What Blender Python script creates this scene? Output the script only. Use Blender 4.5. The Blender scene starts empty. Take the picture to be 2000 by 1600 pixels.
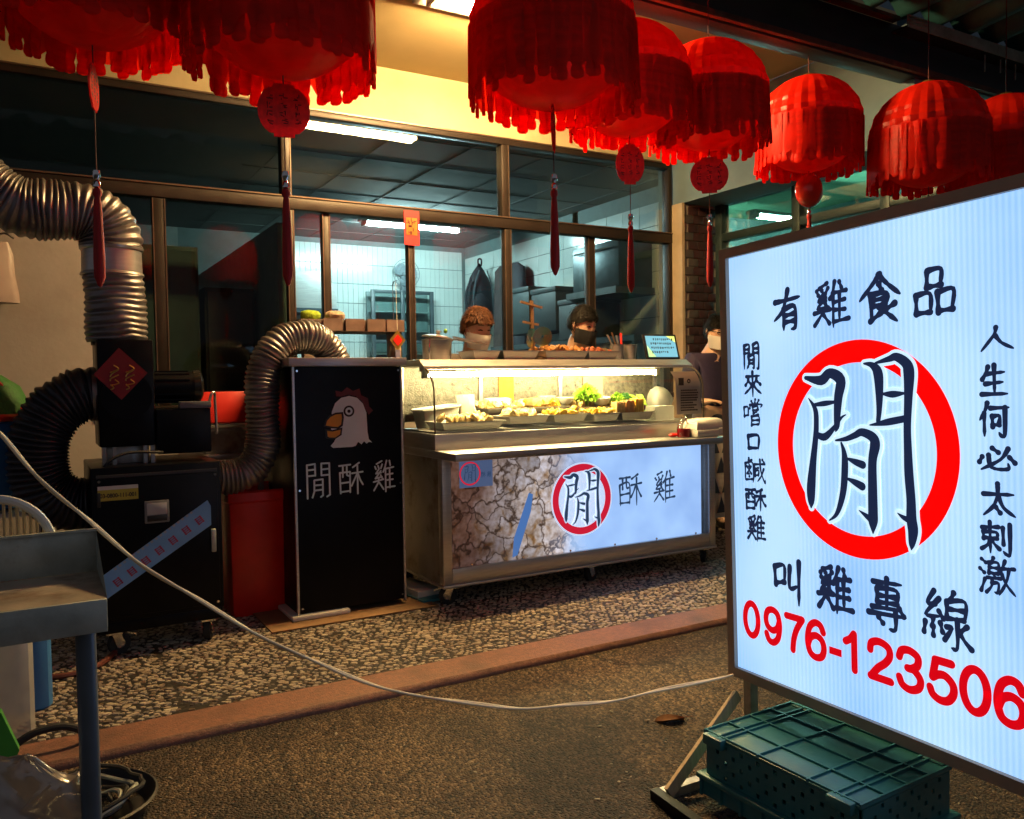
import bpy, bmesh, math, random
import numpy as np
from mathutils import Vector, Matrix, Euler

random.seed(7)
rng = np.random.default_rng(7)
SC = bpy.context.scene
COL = SC.collection
R = math.radians

# ------------------------------------------------------------------ camera, night sky, exposure
cam_data = bpy.data.cameras.new('camera')
cam = bpy.data.objects.new('camera', cam_data)
COL.objects.link(cam)
_yaw, _pitch, _roll = R(30.1), R(-2.0), R(-0.9)
_F = Vector((math.sin(_yaw) * math.cos(_pitch), math.cos(_yaw) * math.cos(_pitch), math.sin(_pitch)))
_X = Vector((math.cos(_yaw), -math.sin(_yaw), 0))
_U = _X.cross(_F)
_c, _s = math.cos(_roll), math.sin(_roll)
_X2, _U2 = _X * _c + _U * _s, _U * _c - _X * _s
_m = Matrix((_X2, _U2, -_F)).transposed().to_4x4()
_m.translation = (0, 0, 1.12)
cam.matrix_world = _m
cam_data.sensor_width = 36
cam_data.lens = 36 * 1620 / 2000
cam_data.clip_start = 0.05
cam_data.clip_end = 400
SC.camera = cam

world = bpy.data.worlds.new('World')
SC.world = world
world.use_nodes = True
_wn, _wl = world.node_tree.nodes, world.node_tree.links
_wn['Background'].inputs['Color'].default_value = (.52, .52, .60, 1)   # night sky over a lit town
_wn['Background'].inputs['Strength'].default_value = 0.17

SC.view_settings.view_transform = 'Standard'
SC.view_settings.look = 'None'
SC.view_settings.exposure = 0.0
SC.view_settings.gamma = 1.0
SC.cycles.use_denoising = True
SC.cycles.max_bounces = 8
SC.cycles.transparent_max_bounces = 24
SC.cycles.sample_clamp_indirect = 4.0
SC.cycles.caustics_reflective = False
SC.cycles.caustics_refractive = False

# ------------------------------------------------------------------ materials
MATS = {}


def newmat(name):
    m = bpy.data.materials.new(name)
    m.use_nodes = True
    MATS[name] = m
    return m, m.node_tree.nodes, m.node_tree.links, m.node_tree.nodes['Principled BSDF']


def pbr(name, col, rough=.5, metal=0., var=.12, scale=12., bump=0., bscale=60., spec=.5, trans=0., coat=0., stretch=None, dirt=None, dscale=3.):
    """procedural principled material: base colour broken up by noise, optional dirt and bump"""
    m, n, l, b = newmat(name)
    tc = n.new('ShaderNodeTexCoord')
    src = tc.outputs['Object']
    if stretch:
        mp = n.new('ShaderNodeMapping')
        mp.inputs['Scale'].default_value = stretch
        l.new(src, mp.inputs['Vector'])
        src = mp.outputs[0]
    nz = n.new('ShaderNodeTexNoise')
    nz.inputs['Scale'].default_value = scale
    nz.inputs['Detail'].default_value = 6
    l.new(src, nz.inputs['Vector'])
    rmp = n.new('ShaderNodeValToRGB')
    c = Vector(col)
    rmp.color_ramp.elements[0].position = .3
    rmp.color_ramp.elements[1].position = .7
    rmp.color_ramp.elements[0].color = (*[max(0, v * (1 - var)) for v in c], 1)
    rmp.color_ramp.elements[1].color = (*[min(1, v * (1 + var)) for v in c], 1)
    l.new(nz.outputs['Fac'], rmp.inputs[0])
    out = rmp.outputs[0]
    if dirt:
        dn = n.new('ShaderNodeTexNoise')
        dn.inputs['Scale'].default_value = dscale
        dn.inputs['Detail'].default_value = 8
        dn.inputs['Roughness'].default_value = .65
        l.new(tc.outputs['Object'], dn.inputs['Vector'])
        dr = n.new('ShaderNodeValToRGB')
        dr.color_ramp.elements[0].position = .5
        dr.color_ramp.elements[1].position = .68
        l.new(dn.outputs['Fac'], dr.inputs[0])
        mx = n.new('ShaderNodeMixRGB')
        mx.inputs[2].default_value = (*dirt, 1)
        l.new(dr.outputs[0], mx.inputs[0])
        l.new(out, mx.inputs[1])
        out = mx.outputs[0]
    l.new(out, b.inputs['Base Color'])
    b.inputs['Metallic'].default_value = metal
    rr = n.new('ShaderNodeMapRange')
    rr.inputs['To Min'].default_value = max(.02, rough * .75)
    rr.inputs['To Max'].default_value = min(1, rough * 1.25)
    l.new(nz.outputs['Fac'], rr.inputs['Value'])
    l.new(rr.outputs[0], b.inputs['Roughness'])
    b.inputs['Specular IOR Level'].default_value = spec
    b.inputs['Transmission Weight'].default_value = trans
    b.inputs['Coat Weight'].default_value = coat
    if bump:
        bn = n.new('ShaderNodeTexNoise')
        bn.inputs['Scale'].default_value = bscale
        bn.inputs['Detail'].default_value = 8
        l.new(src, bn.inputs['Vector'])
        bp = n.new('ShaderNodeBump')
        bp.inputs['Strength'].default_value = bump
        bp.inputs['Distance'].default_value = .01
        l.new(bn.outputs['Fac'], bp.inputs['Height'])
        l.new(bp.outputs[0], b.inputs['Normal'])
    return m


def emit(name, col, strength, base=(.8, .8, .8)):
    m, n, l, b = newmat(name)
    b.inputs['Base Color'].default_value = (*base, 1)
    b.inputs['Emission Color'].default_value = (*col, 1)
    b.inputs['Emission Strength'].default_value = strength
    b.inputs['Roughness'].default_value = .4
    return m


def glass(name, tint=(.9, .97, .96), refl=.04, rough=.01, boost=1.):
    """thin pane: see-through plus a fresnel mirror"""
    m, n, l, b = newmat(name)
    n.remove(b)
    tr = n.new('ShaderNodeBsdfTransparent')
    tr.inputs[0].default_value = (*tint, 1)
    gl = n.new('ShaderNodeBsdfGlossy')
    gl.inputs['Roughness'].default_value = rough
    lw = n.new('ShaderNodeFresnel')
    lw.inputs['IOR'].default_value = 1.5
    mt = n.new('ShaderNodeMath')
    mt.operation = 'MULTIPLY_ADD'
    mt.inputs[1].default_value = boost
    mt.inputs[2].default_value = refl
    l.new(lw.outputs[0], mt.inputs[0])
    mx = n.new('ShaderNodeMixShader')
    l.new(mt.outputs[0], mx.inputs[0])
    l.new(tr.outputs[0], mx.inputs[1])
    l.new(gl.outputs[0], mx.inputs[2])
    l.new(mx.outputs[0], n['Material Output'].inputs['Surface'])
    return m


def thinsheet(name, col, transl=.5, rough=.35, gloss=.08, alpha=1.):
    """cloth, paper or thin plastic that lets light through"""
    m, n, l, b = newmat(name)
    n.remove(b)
    df = n.new('ShaderNodeBsdfDiffuse')
    tl = n.new('ShaderNodeBsdfTranslucent')
    gl = n.new('ShaderNodeBsdfGlossy')
    nz = n.new('ShaderNodeTexNoise')
    nz.inputs['Scale'].default_value = 9
    tc = n.new('ShaderNodeTexCoord')
    l.new(tc.outputs['Object'], nz.inputs['Vector'])
    rp = n.new('ShaderNodeValToRGB')
    rp.color_ramp.elements[0].position = .35
    rp.color_ramp.elements[1].position = .65
    rp.color_ramp.elements[0].color = (*[v * .8 for v in col], 1)
    rp.color_ramp.elements[1].color = (*col, 1)
    l.new(nz.outputs['Fac'], rp.inputs[0])
    l.new(rp.outputs[0], df.inputs[0])
    l.new(rp.outputs[0], tl.inputs[0])
    gl.inputs['Roughness'].default_value = rough
    a = n.new('ShaderNodeMixShader')
    a.inputs[0].default_value = transl
    l.new(df.outputs[0], a.inputs[1])
    l.new(tl.outputs[0], a.inputs[2])
    c = n.new('ShaderNodeMixShader')
    c.inputs[0].default_value = gloss
    l.new(a.outputs[0], c.inputs[1])
    l.new(gl.outputs[0], c.inputs[2])
    out = c
    if alpha < 1:
        t = n.new('ShaderNodeBsdfTransparent')
        d = n.new('ShaderNodeMixShader')
        d.inputs[0].default_value = alpha
        l.new(t.outputs[0], d.inputs[1])
        l.new(c.outputs[0], d.inputs[2])
        out = d
    l.new(out.outputs[0], n['Material Output'].inputs['Surface'])
    return m


STEEL = pbr('stainless_steel', (.56, .54, .52), .36, .8, .1, 8, .04, 180, stretch=(1, 1, 12))
STEEL_OLD = pbr('scuffed_steel', (.46, .44, .42), .42, .75, .2, 6, .08, 120, dirt=(.2, .15, .1), dscale=5)
GALV = pbr('galvanised_steel', (.46, .50, .44), .46, .4, .22, 14, .06, 90, dirt=(.22, .20, .15), dscale=7)
DUCTM = pbr('duct_foil', (.30, .285, .29), .42, .8, .22, 9, .08, 90, dirt=(.17, .15, .14), dscale=5)
DUCTSHADE = pbr('shaded_duct', (.05, .05, .058), .42, .6, .25, 12, .06, 90)  # darker duct colour: the shadow on the lower-left loop is painted in
BLACKM = pbr('black_enamel', (.004, .004, .006), .34, 0, .3, 10, .03, 150, spec=.15)
BLACKP = pbr('black_plastic', (.012, .012, .014), .5, 0, .3, 10, .03, 200)
BLACKSH = pbr('black_acrylic', (.003, .003, .005), .3, 0, .25, 5, .01, 60, spec=.12, dirt=(.006, .0055, .008), dscale=2)
RUBBER = pbr('rubber', (.02, .02, .021), .75)
BRONZE = pbr('bronze_anodised_aluminium', (.026, .018, .015), .45, .4, .15, 10, .03, 90)
BRONZE_L = pbr('bronze_edge', (.15, .105, .08), .38, .7, .1, 10)
CREAM = pbr('cream_paint', (.40, .335, .20), .7, 0, .08, 3, .08, 40, dirt=(.34, .27, .155), dscale=1.3)
SOFFIT = pbr('soffit_paint', (.52, .40, .20), .75, 0, .08, 3, .05, 30)
GREYW = pbr('grey_painted_concrete', (.16, .24, .29), .75, 0, .12, 4, .12, 35)
PALEWALL = pbr('pale_wall_paint', (.44, .405, .39), .8, 0, .08, 2, .1, 40, dirt=(.36, .32, .30), dscale=1.6)
DARKM = pbr('dark_painted_steel', (.022, .02, .026), .5, .2, .3, 6, .06, 60)
RUST = pbr('rusty_steel', (.13, .06, .04), .65, .3, .4, 14, .15, 70)
WHITEP = pbr('white_plastic', (.72, .71, .66), .4, 0, .05, 6)
CLEARP = thinsheet('milky_plastic', (.78, .76, .70), .45, .25, .1, .55)
FOAM = pbr('white_foam', (.74, .72, .64), .75, 0, .06, 20, .1, 200)
REDP = pbr('red_plastic', (.72, .018, .012), .36, 0, .15, 6)
REDBR = pbr('bright_red_plastic', (.62, .02, .012), .4, 0, .1, 6)
BLUEP = pbr('blue_plastic', (.05, .2, .5), .45, 0, .12, 6)
TEAL = pbr('teal_crate_plastic', (.03, .17, .18), .34, 0, .14, 9, .06, 130, dirt=(.04, .15, .15), dscale=6)
GREENP = pbr('green_plastic', (.05, .32, .04), .45, 0, .15, 7)
WOOD = pbr('pale_timber', (.55, .40, .23), .7, 0, .16, 20, .1, 90, stretch=(6, 6, 1))
WOODB = pbr('brown_timber', (.26, .14, .07), .65, 0, .25, 14, .1, 80)
CARD = pbr('brown_cardboard', (.26, .15, .07), .9, 0, .16, 9, .06, 60)
PAPER = pbr('white_paper', (.75, .72, .64), .8, 0, .05, 9)
LANT = thinsheet('red_lantern_silk', (.97, .022, .008), .42, .32, .018)
FRINGE = thinsheet('red_fringe', (.98, .020, .006), .55, .45, .012)
REDCARD = thinsheet('red_plaque', (.95, .02, .012), .5, .3, .05)
DKRED = pbr('dark_red_print', (.12, .004, .004), .6)
GOLD = pbr('gold_foil', (.55, .33, .08), .3, .8, .2, 15)
CHROME = pbr('chrome', (.7, .7, .7), .12, 1.)
SKIN = pbr('skin', (.74, .46, .31), .5, 0, .1, 14, .05, 120)
WINGLASS = glass('window_glass', (.86, .93, .92), .012, .012, .55)
DARKGLASS = glass('tinted_window_glass', (.72, .80, .76), .006, .03, .3)
CASEGLASS = glass('case_glass', (.97, .98, .97), .01, .01, .8)

# ------------------------------------------------------------------ mesh helpers
ROOTLOC = {}


class MB:
    """collects shapes; build() links them as ONE mesh object"""

    def __init__(self):
        self.v, self.f = [], []

    def add(self, vs, fs):
        o = len(self.v)
        self.v += [tuple(p) for p in vs]
        self.f += [tuple(i + o for i in f) for f in fs]
        return self

    def box(self, x0, x1, y0, y1, z0, z1, bev=0.):
        if bev <= 0:
            vs = [(x, y, z) for z in (z0, z1) for y in (y0, y1) for x in (x0, x1)]
            return self.add(vs, [(0, 2, 3, 1), (4, 5, 7, 6), (0, 1, 5, 4), (2, 6, 7, 3), (0, 4, 6, 2), (1, 3, 7, 5)])
        bm = bmesh.new()
        bmesh.ops.create_cube(bm, size=1)
        for v in bm.verts:
            v.co = Vector(((x0 + x1) / 2 + v.co.x * (x1 - x0), (y0 + y1) / 2 + v.co.y * (y1 - y0), (z0 + z1) / 2 + v.co.z * (z1 - z0)))
        bmesh.ops.bevel(bm, geom=bm.edges[:], offset=bev, segments=2, affect='EDGES', profile=.5)
        bm.verts.index_update()
        vs = [v.co[:] for v in bm.verts]
        fs = [tuple(v.index for v in f.verts) for f in bm.faces]
        bm.free()
        return self.add(vs, fs)

    def obox(self, c, s, rot=(0, 0, 0), bev=0.):
        t = MB().box(-s[0] / 2, s[0] / 2, -s[1] / 2, s[1] / 2, -s[2] / 2, s[2] / 2, bev)
        e = Euler(rot).to_matrix()
        return self.add([e @ Vector(p) + Vector(c) for p in t.v], t.f)

    def bar(self, p0, p1, w, h, up=(0, 0, 1)):
        p0, p1 = Vector(p0), Vector(p1)
        d = (p1 - p0).normalized()
        u = Vector(up)
        if abs(d.dot(u)) > .98:
            u = Vector((0, 1, 0))
        s = d.cross(u).normalized() * w / 2
        t = s.cross(d).normalized() * h / 2
        vs = [q + a * s + b * t for q in (p0, p1) for a, b in ((-1, -1), (1, -1), (1, 1), (-1, 1))]
        return self.add(vs, [(3, 2, 1, 0), (4, 5, 6, 7), (0, 1, 5, 4), (1, 2, 6, 5), (2, 3, 7, 6), (3, 0, 4, 7)])

    def tube(self, pts, rad, n=10, cap=True, closed=False):
        pts = [Vector(p) for p in pts]
        m = len(pts)
        rad = rad if hasattr(rad, '__len__') else [rad] * m
        vs, fs = [], []
        nrm = None
        for i, p in enumerate(pts):
            if closed:
                d = (pts[(i + 1) % m] - pts[i - 1]).normalized()
            else:
                d = (pts[min(i + 1, m - 1)] - pts[max(i - 1, 0)]).normalized()
            if nrm is None:
                nrm = d.orthogonal().normalized()
            nrm = (nrm - d * nrm.dot(d)).normalized()
            b = d.cross(nrm)
            for k in range(n):
                a = 2 * math.pi * k / n
                vs.append(p + (nrm * math.cos(a) + b * math.sin(a)) * rad[i])
        for i in range(m if closed else m - 1):
            j = (i + 1) % m
            for k in range(n):
                q = (k + 1) % n
                fs.append((i * n + k, i * n + q, j * n + q, j * n + k))
        if cap and not closed:
            fs.append(tuple(reversed(range(n))))
            fs.append(tuple(range((m - 1) * n, m * n)))
        return self.add(vs, fs)

    def cyl(self, p0, p1, r0, r1=None, n=20):
        return self.tube([p0, p1], [r0, r0 if r1 is None else r1], n)

    def lathe(self, prof, n=24, c=(0, 0, 0), sx=1., sy=1., cap=False):
        m = len(prof)
        vs = [(c[0] + r * sx * math.cos(2 * math.pi * k / n), c[1] + r * sy * math.sin(2 * math.pi * k / n), c[2] + z) for r, z in prof for k in range(n)]
        fs = [(i * n + k, i * n + (k + 1) % n, (i + 1) * n + (k + 1) % n, (i + 1) * n + k) for i in range(m - 1) for k in range(n)]
        if cap:
            fs += [tuple(reversed(range(n))), tuple(range((m - 1) * n, m * n))]
        return self.add(vs, fs)

    def blob(self, c, s, rot=(0, 0, 0), n=10, m=6, jit=0.):
        e = Euler(rot).to_matrix()
        vs = []
        for i in range(m + 1):
            t = math.pi * i / m
            for k in range(n):
                a = 2 * math.pi * k / n
                j = 1 + (random.uniform(-jit, jit) if 0 < i < m else 0)
                p = Vector((math.sin(t) * math.cos(a) * s[0], math.sin(t) * math.sin(a) * s[1], math.cos(t) * s[2])) * j
                vs.append(e @ p + Vector(c))
        fs = [(i * n + k, (i + 1) * n + k, (i + 1) * n + (k + 1) % n, i * n + (k + 1) % n) for i in range(m) for k in range(n)]
        return self.add(vs, fs)

    def prism(self, poly, y0, y1):
        """polygon in the x-z plane, extruded from y0 (front) to y1"""
        n = len(poly)
        vs = [(x, y0, z) for x, z in poly] + [(x, y1, z) for x, z in poly]
        fs = [tuple(range(n)), tuple(reversed(range(n, 2 * n)))]
        fs += [(i, i + n, (i + 1) % n + n, (i + 1) % n) for i in range(n)]
        return self.add(vs, fs)

    def build(self, name, mat, parent=None, world=True, smooth=35, loc=None):
        me = bpy.data.meshes.new(name)
        off = Vector((0, 0, 0))
        if parent is not None:
            if world:
                off = Vector(ROOTLOC[parent.name])
        else:
            a = np.array([tuple(p) for p in self.v], float)
            if loc is not None:
                off = Vector(loc)
            else:
                off = Vector(((a[:, 0].min() + a[:, 0].max()) / 2, (a[:, 1].min() + a[:, 1].max()) / 2, a[:, 2].min()))
        me.from_pydata([tuple(Vector(p) - off) for p in self.v], [], self.f)
        me.validate()
        if smooth:
            me.polygons.foreach_set('use_smooth', [True] * len(me.polygons))
            me.set_sharp_from_angle(angle=R(smooth))
        me.materials.append(mat)
        me.update()
        o = bpy.data.objects.new(name, me)
        COL.objects.link(o)
        if parent is not None:
            o.parent = parent
            ROOTLOC[o.name] = ROOTLOC[parent.name]
        else:
            o.location = off
            ROOTLOC[o.name] = tuple(off)
        return o


def tag(o, label=None, cat=None, group=None, kind=None):
    for k, v in (('label', label), ('category', cat), ('group', group), ('kind', kind)):
        if v:
            o[k] = v
    return o


def thing(name, loc, label, cat, group=None, rot=(0, 0, 0)):
    o = bpy.data.objects.new(name, None)
    o.empty_display_size = .1
    COL.objects.link(o)
    o.location = loc
    o.rotation_euler = rot
    ROOTLOC[o.name] = tuple(loc)
    return tag(o, label, cat, group)


def copy_tree(o, parent=None):
    c = o.copy()
    COL.objects.link(c)
    c.parent = parent
    ROOTLOC[c.name] = tuple(c.location) if parent is None else ROOTLOC[parent.name]
    for ch in list(o.children):
        copy_tree(ch, c)
    return c


def share(name, me, parent, loc, rot=(0, 0, 0), scale=(1, 1, 1), world=True):
    """a part that shares mesh data; loc in world (or in the root's frame)"""
    o = bpy.data.objects.new(name, me)
    COL.objects.link(o)
    o.parent = parent
    o.location = Vector(loc) - (Vector(ROOTLOC[parent.name]) if world else Vector((0, 0, 0)))
    o.rotation_euler = rot
    o.scale = scale
    return o


def protomesh(mb, name, mat, smooth=35):
    me = bpy.data.meshes.new(name)
    me.from_pydata([tuple(p) for p in mb.v], [], mb.f)
    me.validate()
    if smooth:
        me.polygons.foreach_set('use_smooth', [True] * len(me.polygons))
        me.set_sharp_from_angle(angle=R(smooth))
    me.materials.append(mat)
    me.update()
    return me


def catmull(pts, k=8, closed=False):
    pts = [Vector(p) for p in pts]
    n = len(pts)
    out = []
    for i in range(n if closed else n - 1):
        if closed:
            a, b, c, d = pts[i - 1], pts[i], pts[(i + 1) % n], pts[(i + 2) % n]
        else:
            a, b, c, d = pts[max(i - 1, 0)], pts[i], pts[i + 1], pts[min(i + 2, n - 1)]
        for j in range(k):
            t = j / k
            out.append(.5 * ((2 * b) + (c - a) * t + (2 * a - 5 * b + 4 * c - d) * t * t + (3 * b - a - 3 * c + d) * t ** 3))
    if not closed:
        out.append(pts[-1])
    return out


# ------------------------------------------------------------------ brush lettering
GLYPH = {
    '有': '8,26 50,24 92,20;52,2 44,28 28,52 6,72;38,46 36,96;38,46 74,42 76,88 64,94;40,62 72,60;40,76 72,74',
    '食': '50,2 30,26 4,48;50,2 70,24 96,44;50,20 56,30;30,40 66,38 66,62;30,40 30,92;32,50 64,49;32,62 64,61;30,92 52,78;84,62 62,72;50,64 66,80 90,94',
    '品': '34,6 34,40;34,6 68,4 66,38;36,38 66,38;6,54 8,94;6,54 40,52 40,90;8,92 40,90;58,52 60,94;58,52 94,50 92,90;60,92 92,90',
    '雞': '40,4 18,12;10,20 14,28;24,18 28,26;42,14 36,26;28,28 14,42 36,40;36,34 12,56 40,52;34,46 42,58;4,66 46,60;26,56 24,68 4,92;28,70 46,90;62,4 54,24 46,38;56,28 56,98;74,4 78,18;56,28 92,24;58,46 88,44;58,64 88,62;56,86 96,84;74,26 74,86',
    '人': '50,6 44,34 8,94;48,34 66,66 96,92',
    '生': '28,10 22,30 8,48;22,32 84,28;50,4 50,92;20,60 80,58;6,92 94,90',
    '何': '28,4 20,26 4,50;20,32 20,96;38,18 96,14;44,40 46,68;44,40 68,38 66,64;46,64 66,64;84,16 84,88 72,94 64,84',
    '必': '10,44 4,66;30,38 34,76 48,88 78,86 80,68;40,10 56,26;80,12 60,52 8,94;84,44 96,62',
    '太': '8,34 92,30;50,4 48,34 34,66 6,94;50,36 66,68 96,92;42,70 54,86',
    '刺': '6,22 56,18;32,4 32,94;12,36 12,54;12,36 52,34 52,52;12,52 52,50;32,54 22,72 4,86;34,54 44,68 58,80;70,20 70,66;90,6 90,88 78,94 72,86',
    '激': '8,8 18,18;4,34 14,42;6,92 18,60;40,2 34,14;28,16 28,44;28,16 54,14 54,42;30,29 52,28;30,42 52,41;40,44 44,52;22,56 60,53;38,56 34,76 22,94;36,68 54,66 52,90 44,92;72,4 66,24 58,38;66,26 96,22;84,26 76,60 56,94;64,40 76,66 98,92',
    '叫': '8,24 10,64;8,24 38,20 36,56;10,60 36,56;56,18 54,66 78,58;82,4 82,98',
    '專': '14,14 86,10;26,24 26,50;26,24 74,22 74,48;28,36 72,35;28,48 74,47;50,2 50,60;12,60 86,56;80,52 90,64;4,72 96,68;70,60 70,92 56,96;28,76 38,86',
    '線': '26,4 10,28 28,26;36,16 8,48 38,44;34,36 42,48;22,50 22,66;8,60 4,78;22,66 24,80;36,58 42,72;66,2 60,14;52,16 52,46;52,16 86,14 86,44;54,30 84,29;54,44 84,43;70,46 70,90 60,94;48,62 62,60 46,84;90,52 76,64;72,58 84,76 98,88',
    '閒': '8,6 8,96;8,6 38,4 38,36;10,20 36,19;10,36 38,35;62,4 62,36;62,4 92,4 92,90 82,94;64,20 90,19;64,36 90,35;34,48 34,78 26,94;34,48 66,46 66,90 58,94;36,62 64,61;36,76 64,75',
    '來': '14,20 86,16;50,2 50,98;28,26 20,42 10,54;28,38 40,50;72,24 64,40 56,50;72,36 90,50;48,50 30,70 4,88;52,50 70,70 96,86',
    '嚐': '4,30 6,66;4,30 26,28 24,62;6,62 24,60;62,2 62,14;44,6 50,16;82,4 74,16;36,22 34,34;36,22 94,18 88,30;50,30 50,42;50,30 76,28 76,40;50,41 76,40;70,46 56,52;52,46 54,60 78,58;44,66 44,98;44,66 80,64 80,96;46,80 78,79;46,95 78,94',
    '口': '14,14 18,88;14,14 86,10 82,84;18,84 82,82',
    '鹹': '22,2 22,20;22,10 38,8;6,22 6,84;6,22 42,20 42,82;8,82 42,80;14,32 34,60;34,32 14,60;24,28 24,34;24,62 24,72;50,24 48,60 42,92;50,24 96,20;54,38 66,36;54,46 54,66;54,46 68,45 67,64;55,64 67,63;76,4 80,50 96,92 98,78;92,40 80,66 62,88;86,4 94,14',
    '酥': '4,12 48,10;18,14 18,44;34,12 34,40 42,42;6,32 8,92;6,32 46,30 46,90;10,62 44,60;8,88 46,86;84,6 58,18;54,36 98,32;76,14 76,96;74,38 62,58 52,72;78,38 88,58 98,70',
}
# brush-written emblem character: strokes of x,y,width in units of the ring's radius, y down
EMBLEM = [
    "-0.602,-0.673,0.040 -0.411,-0.642,0.099 -0.304,-0.706,0.097 -0.179,-0.639,0.116 -0.207,-0.482,0.101 -0.223,-0.338,0.084 -0.232,-0.208,0.066 -0.246,-0.160,0.018",
    "-0.513,-0.407,0.030 -0.373,-0.421,0.054 -0.250,-0.434,0.029",
    "-0.569,-0.472,0.012 -0.488,-0.362,0.057 -0.480,-0.204,0.064 -0.497,-0.055,0.070 -0.528,0.135,0.083 -0.561,0.387,0.110 -0.565,0.527,0.085 -0.567,0.592,0.020",
    "-0.463,-0.116,0.061 -0.376,-0.103,0.075 -0.269,-0.188,0.049 -0.177,-0.286,0.027 -0.123,-0.315,0.010",
    "0.090,-0.778,0.019 0.172,-0.761,0.057 0.235,-0.694,0.101 0.248,-0.535,0.086 0.243,-0.362,0.059 0.230,-0.262,0.048",
    "0.216,-0.777,0.023 0.355,-0.805,0.055 0.428,-0.819,0.075 0.523,-0.761,0.094 0.551,-0.677,0.109 0.541,-0.471,0.085 0.525,-0.222,0.075 0.526,-0.033,0.080 0.531,0.187,0.091 0.546,0.405,0.091 0.547,0.567,0.101 0.560,0.675,0.101 0.547,0.787,0.065 0.541,0.836,0.015",
    "0.411,0.539,0.010 0.462,0.568,0.040 0.522,0.588,0.058",
    "0.274,-0.502,0.018 0.384,-0.496,0.062 0.502,-0.503,0.022",
    "0.142,-0.224,0.014 0.219,-0.234,0.036 0.336,-0.254,0.063 0.497,-0.283,0.062",
    "-0.248,-0.073,0.019 -0.123,-0.092,0.048 -0.023,-0.128,0.062 0.051,-0.157,0.075 0.161,-0.119,0.093 0.192,-0.051,0.109 0.161,0.097,0.093 0.156,0.328,0.099 0.155,0.558,0.105 0.153,0.650,0.100 0.151,0.747,0.017",
    "0.005,0.560,0.011 0.071,0.595,0.043 0.126,0.626,0.064",
    "-0.183,-0.051,0.024 -0.155,0.029,0.054 -0.146,0.138,0.077 -0.164,0.354,0.076 -0.204,0.511,0.064 -0.261,0.628,0.043 -0.342,0.691,0.015",
    "-0.122,0.089,0.020 -0.030,0.117,0.060 0.055,0.140,0.075",
    "-0.127,0.275,0.021 -0.035,0.306,0.062 0.044,0.337,0.078",
]


def ribbon(mb, pts, ws, depth):
    """flat brush stroke in the x-z plane facing -y; pts (x,z), widths, y = depth"""
    m = len(pts)
    vs, fs = [], []
    P = [Vector((p[0], p[1])) for p in pts]
    for i in range(m):
        d = P[min(i + 1, m - 1)] - P[max(i - 1, 0)]
        d = d.normalized() if d.length > 1e-9 else Vector((1, 0))
        nn = Vector((-d.y, d.x)) * ws[i] / 2
        for s in (1, -1):
            q = P[i] + nn * s
            vs.append((q.x, depth, q.y))
    for i in range(m - 1):
        fs.append((2 * i, 2 * i + 1, 2 * i + 3, 2 * i + 2))
    for i, sg in ((0, -1), (m - 1, 1)):   # round ends
        d = P[min(i + 1, m - 1)] - P[max(i - 1, 0)]
        a0 = math.atan2(d.y, d.x) + (0 if sg > 0 else math.pi)
        o = len(vs)
        vs.append((P[i].x, depth, P[i].y))
        for k in range(7):
            a = a0 - math.pi / 2 + math.pi * k / 6
            vs.append((P[i].x + math.cos(a) * ws[i] / 2, depth, P[i].y + math.sin(a) * ws[i] / 2))
        fs += [(o, o + 1 + k, o + 2 + k) for k in range(6)]
    mb.add(vs, fs)


def glyph(mb, ch, cx, cz, w, h, width, y, style='brush', jit=1.6):
    """one written character centred at (cx, cz)"""
    for si, st in enumerate(GLYPH[ch].split(';')):
        pts = [tuple(float(t) for t in q.split(',')) for q in st.split()]
        if jit:
            pts = [(a + random.uniform(-jit, jit), b + random.uniform(-jit, jit)) for a, b in pts]
        pts = [(cx + (a - 50) / 100 * w, cz - (b - 50) / 100 * h) for a, b in pts]
        ln = sum(math.dist(pts[i], pts[i + 1]) for i in range(len(pts) - 1))
        if style == 'brush':
            # keep corners: subdivide linearly, soften a little
            q = [Vector((a, 0, b)) for a, b in pts]
            q = catmull(q, 5) if len(q) > 2 else [q[0].lerp(q[1], t / 5) for t in range(6)]
            n = len(q)
            ws = []
            for i in range(n):
                t = i / (n - 1)
                k = .75 + .35 * math.cos(t * math.pi * 2) * .5 + random.uniform(-.06, .06)
                if t > .72 and ln > .5 * w:
                    k *= 1 - .65 * (t - .72) / .28
                ws.append(width * k)
            ribbon(mb, [(p.x, p.z) for p in q], ws, y - si * 4e-5)
        else:
            q = pts
            for i in range(len(q) - 1):
                ribbon(mb, [q[i], q[i + 1]], [width, width], y - (si * 4 + i) * 1.5e-5)


def emblem(mb, cx, cz, rad, y, grow=0.):
    for si, st in enumerate(EMBLEM):
        pts = [tuple(float(t) for t in q.split(',')) for q in st.split()]
        q = catmull([Vector((cx + a * rad, w * rad, cz - b * rad)) for a, b, w in pts], 5)
        ribbon(mb, [(p.x, p.z) for p in q], [max(.001, p.y + grow) for p in q], y - si * 4e-5)


def ring(mb, cx, cz, r0, r1, y, n=96):
    vs = [(cx + rr * math.cos(2 * math.pi * k / n), y, cz + rr * math.sin(2 * math.pi * k / n)) for rr in (r0, r1) for k in range(n)]
    mb.add(vs, [(k, (k + 1) % n, (k + 1) % n + n, k + n) for k in range(n)])


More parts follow.
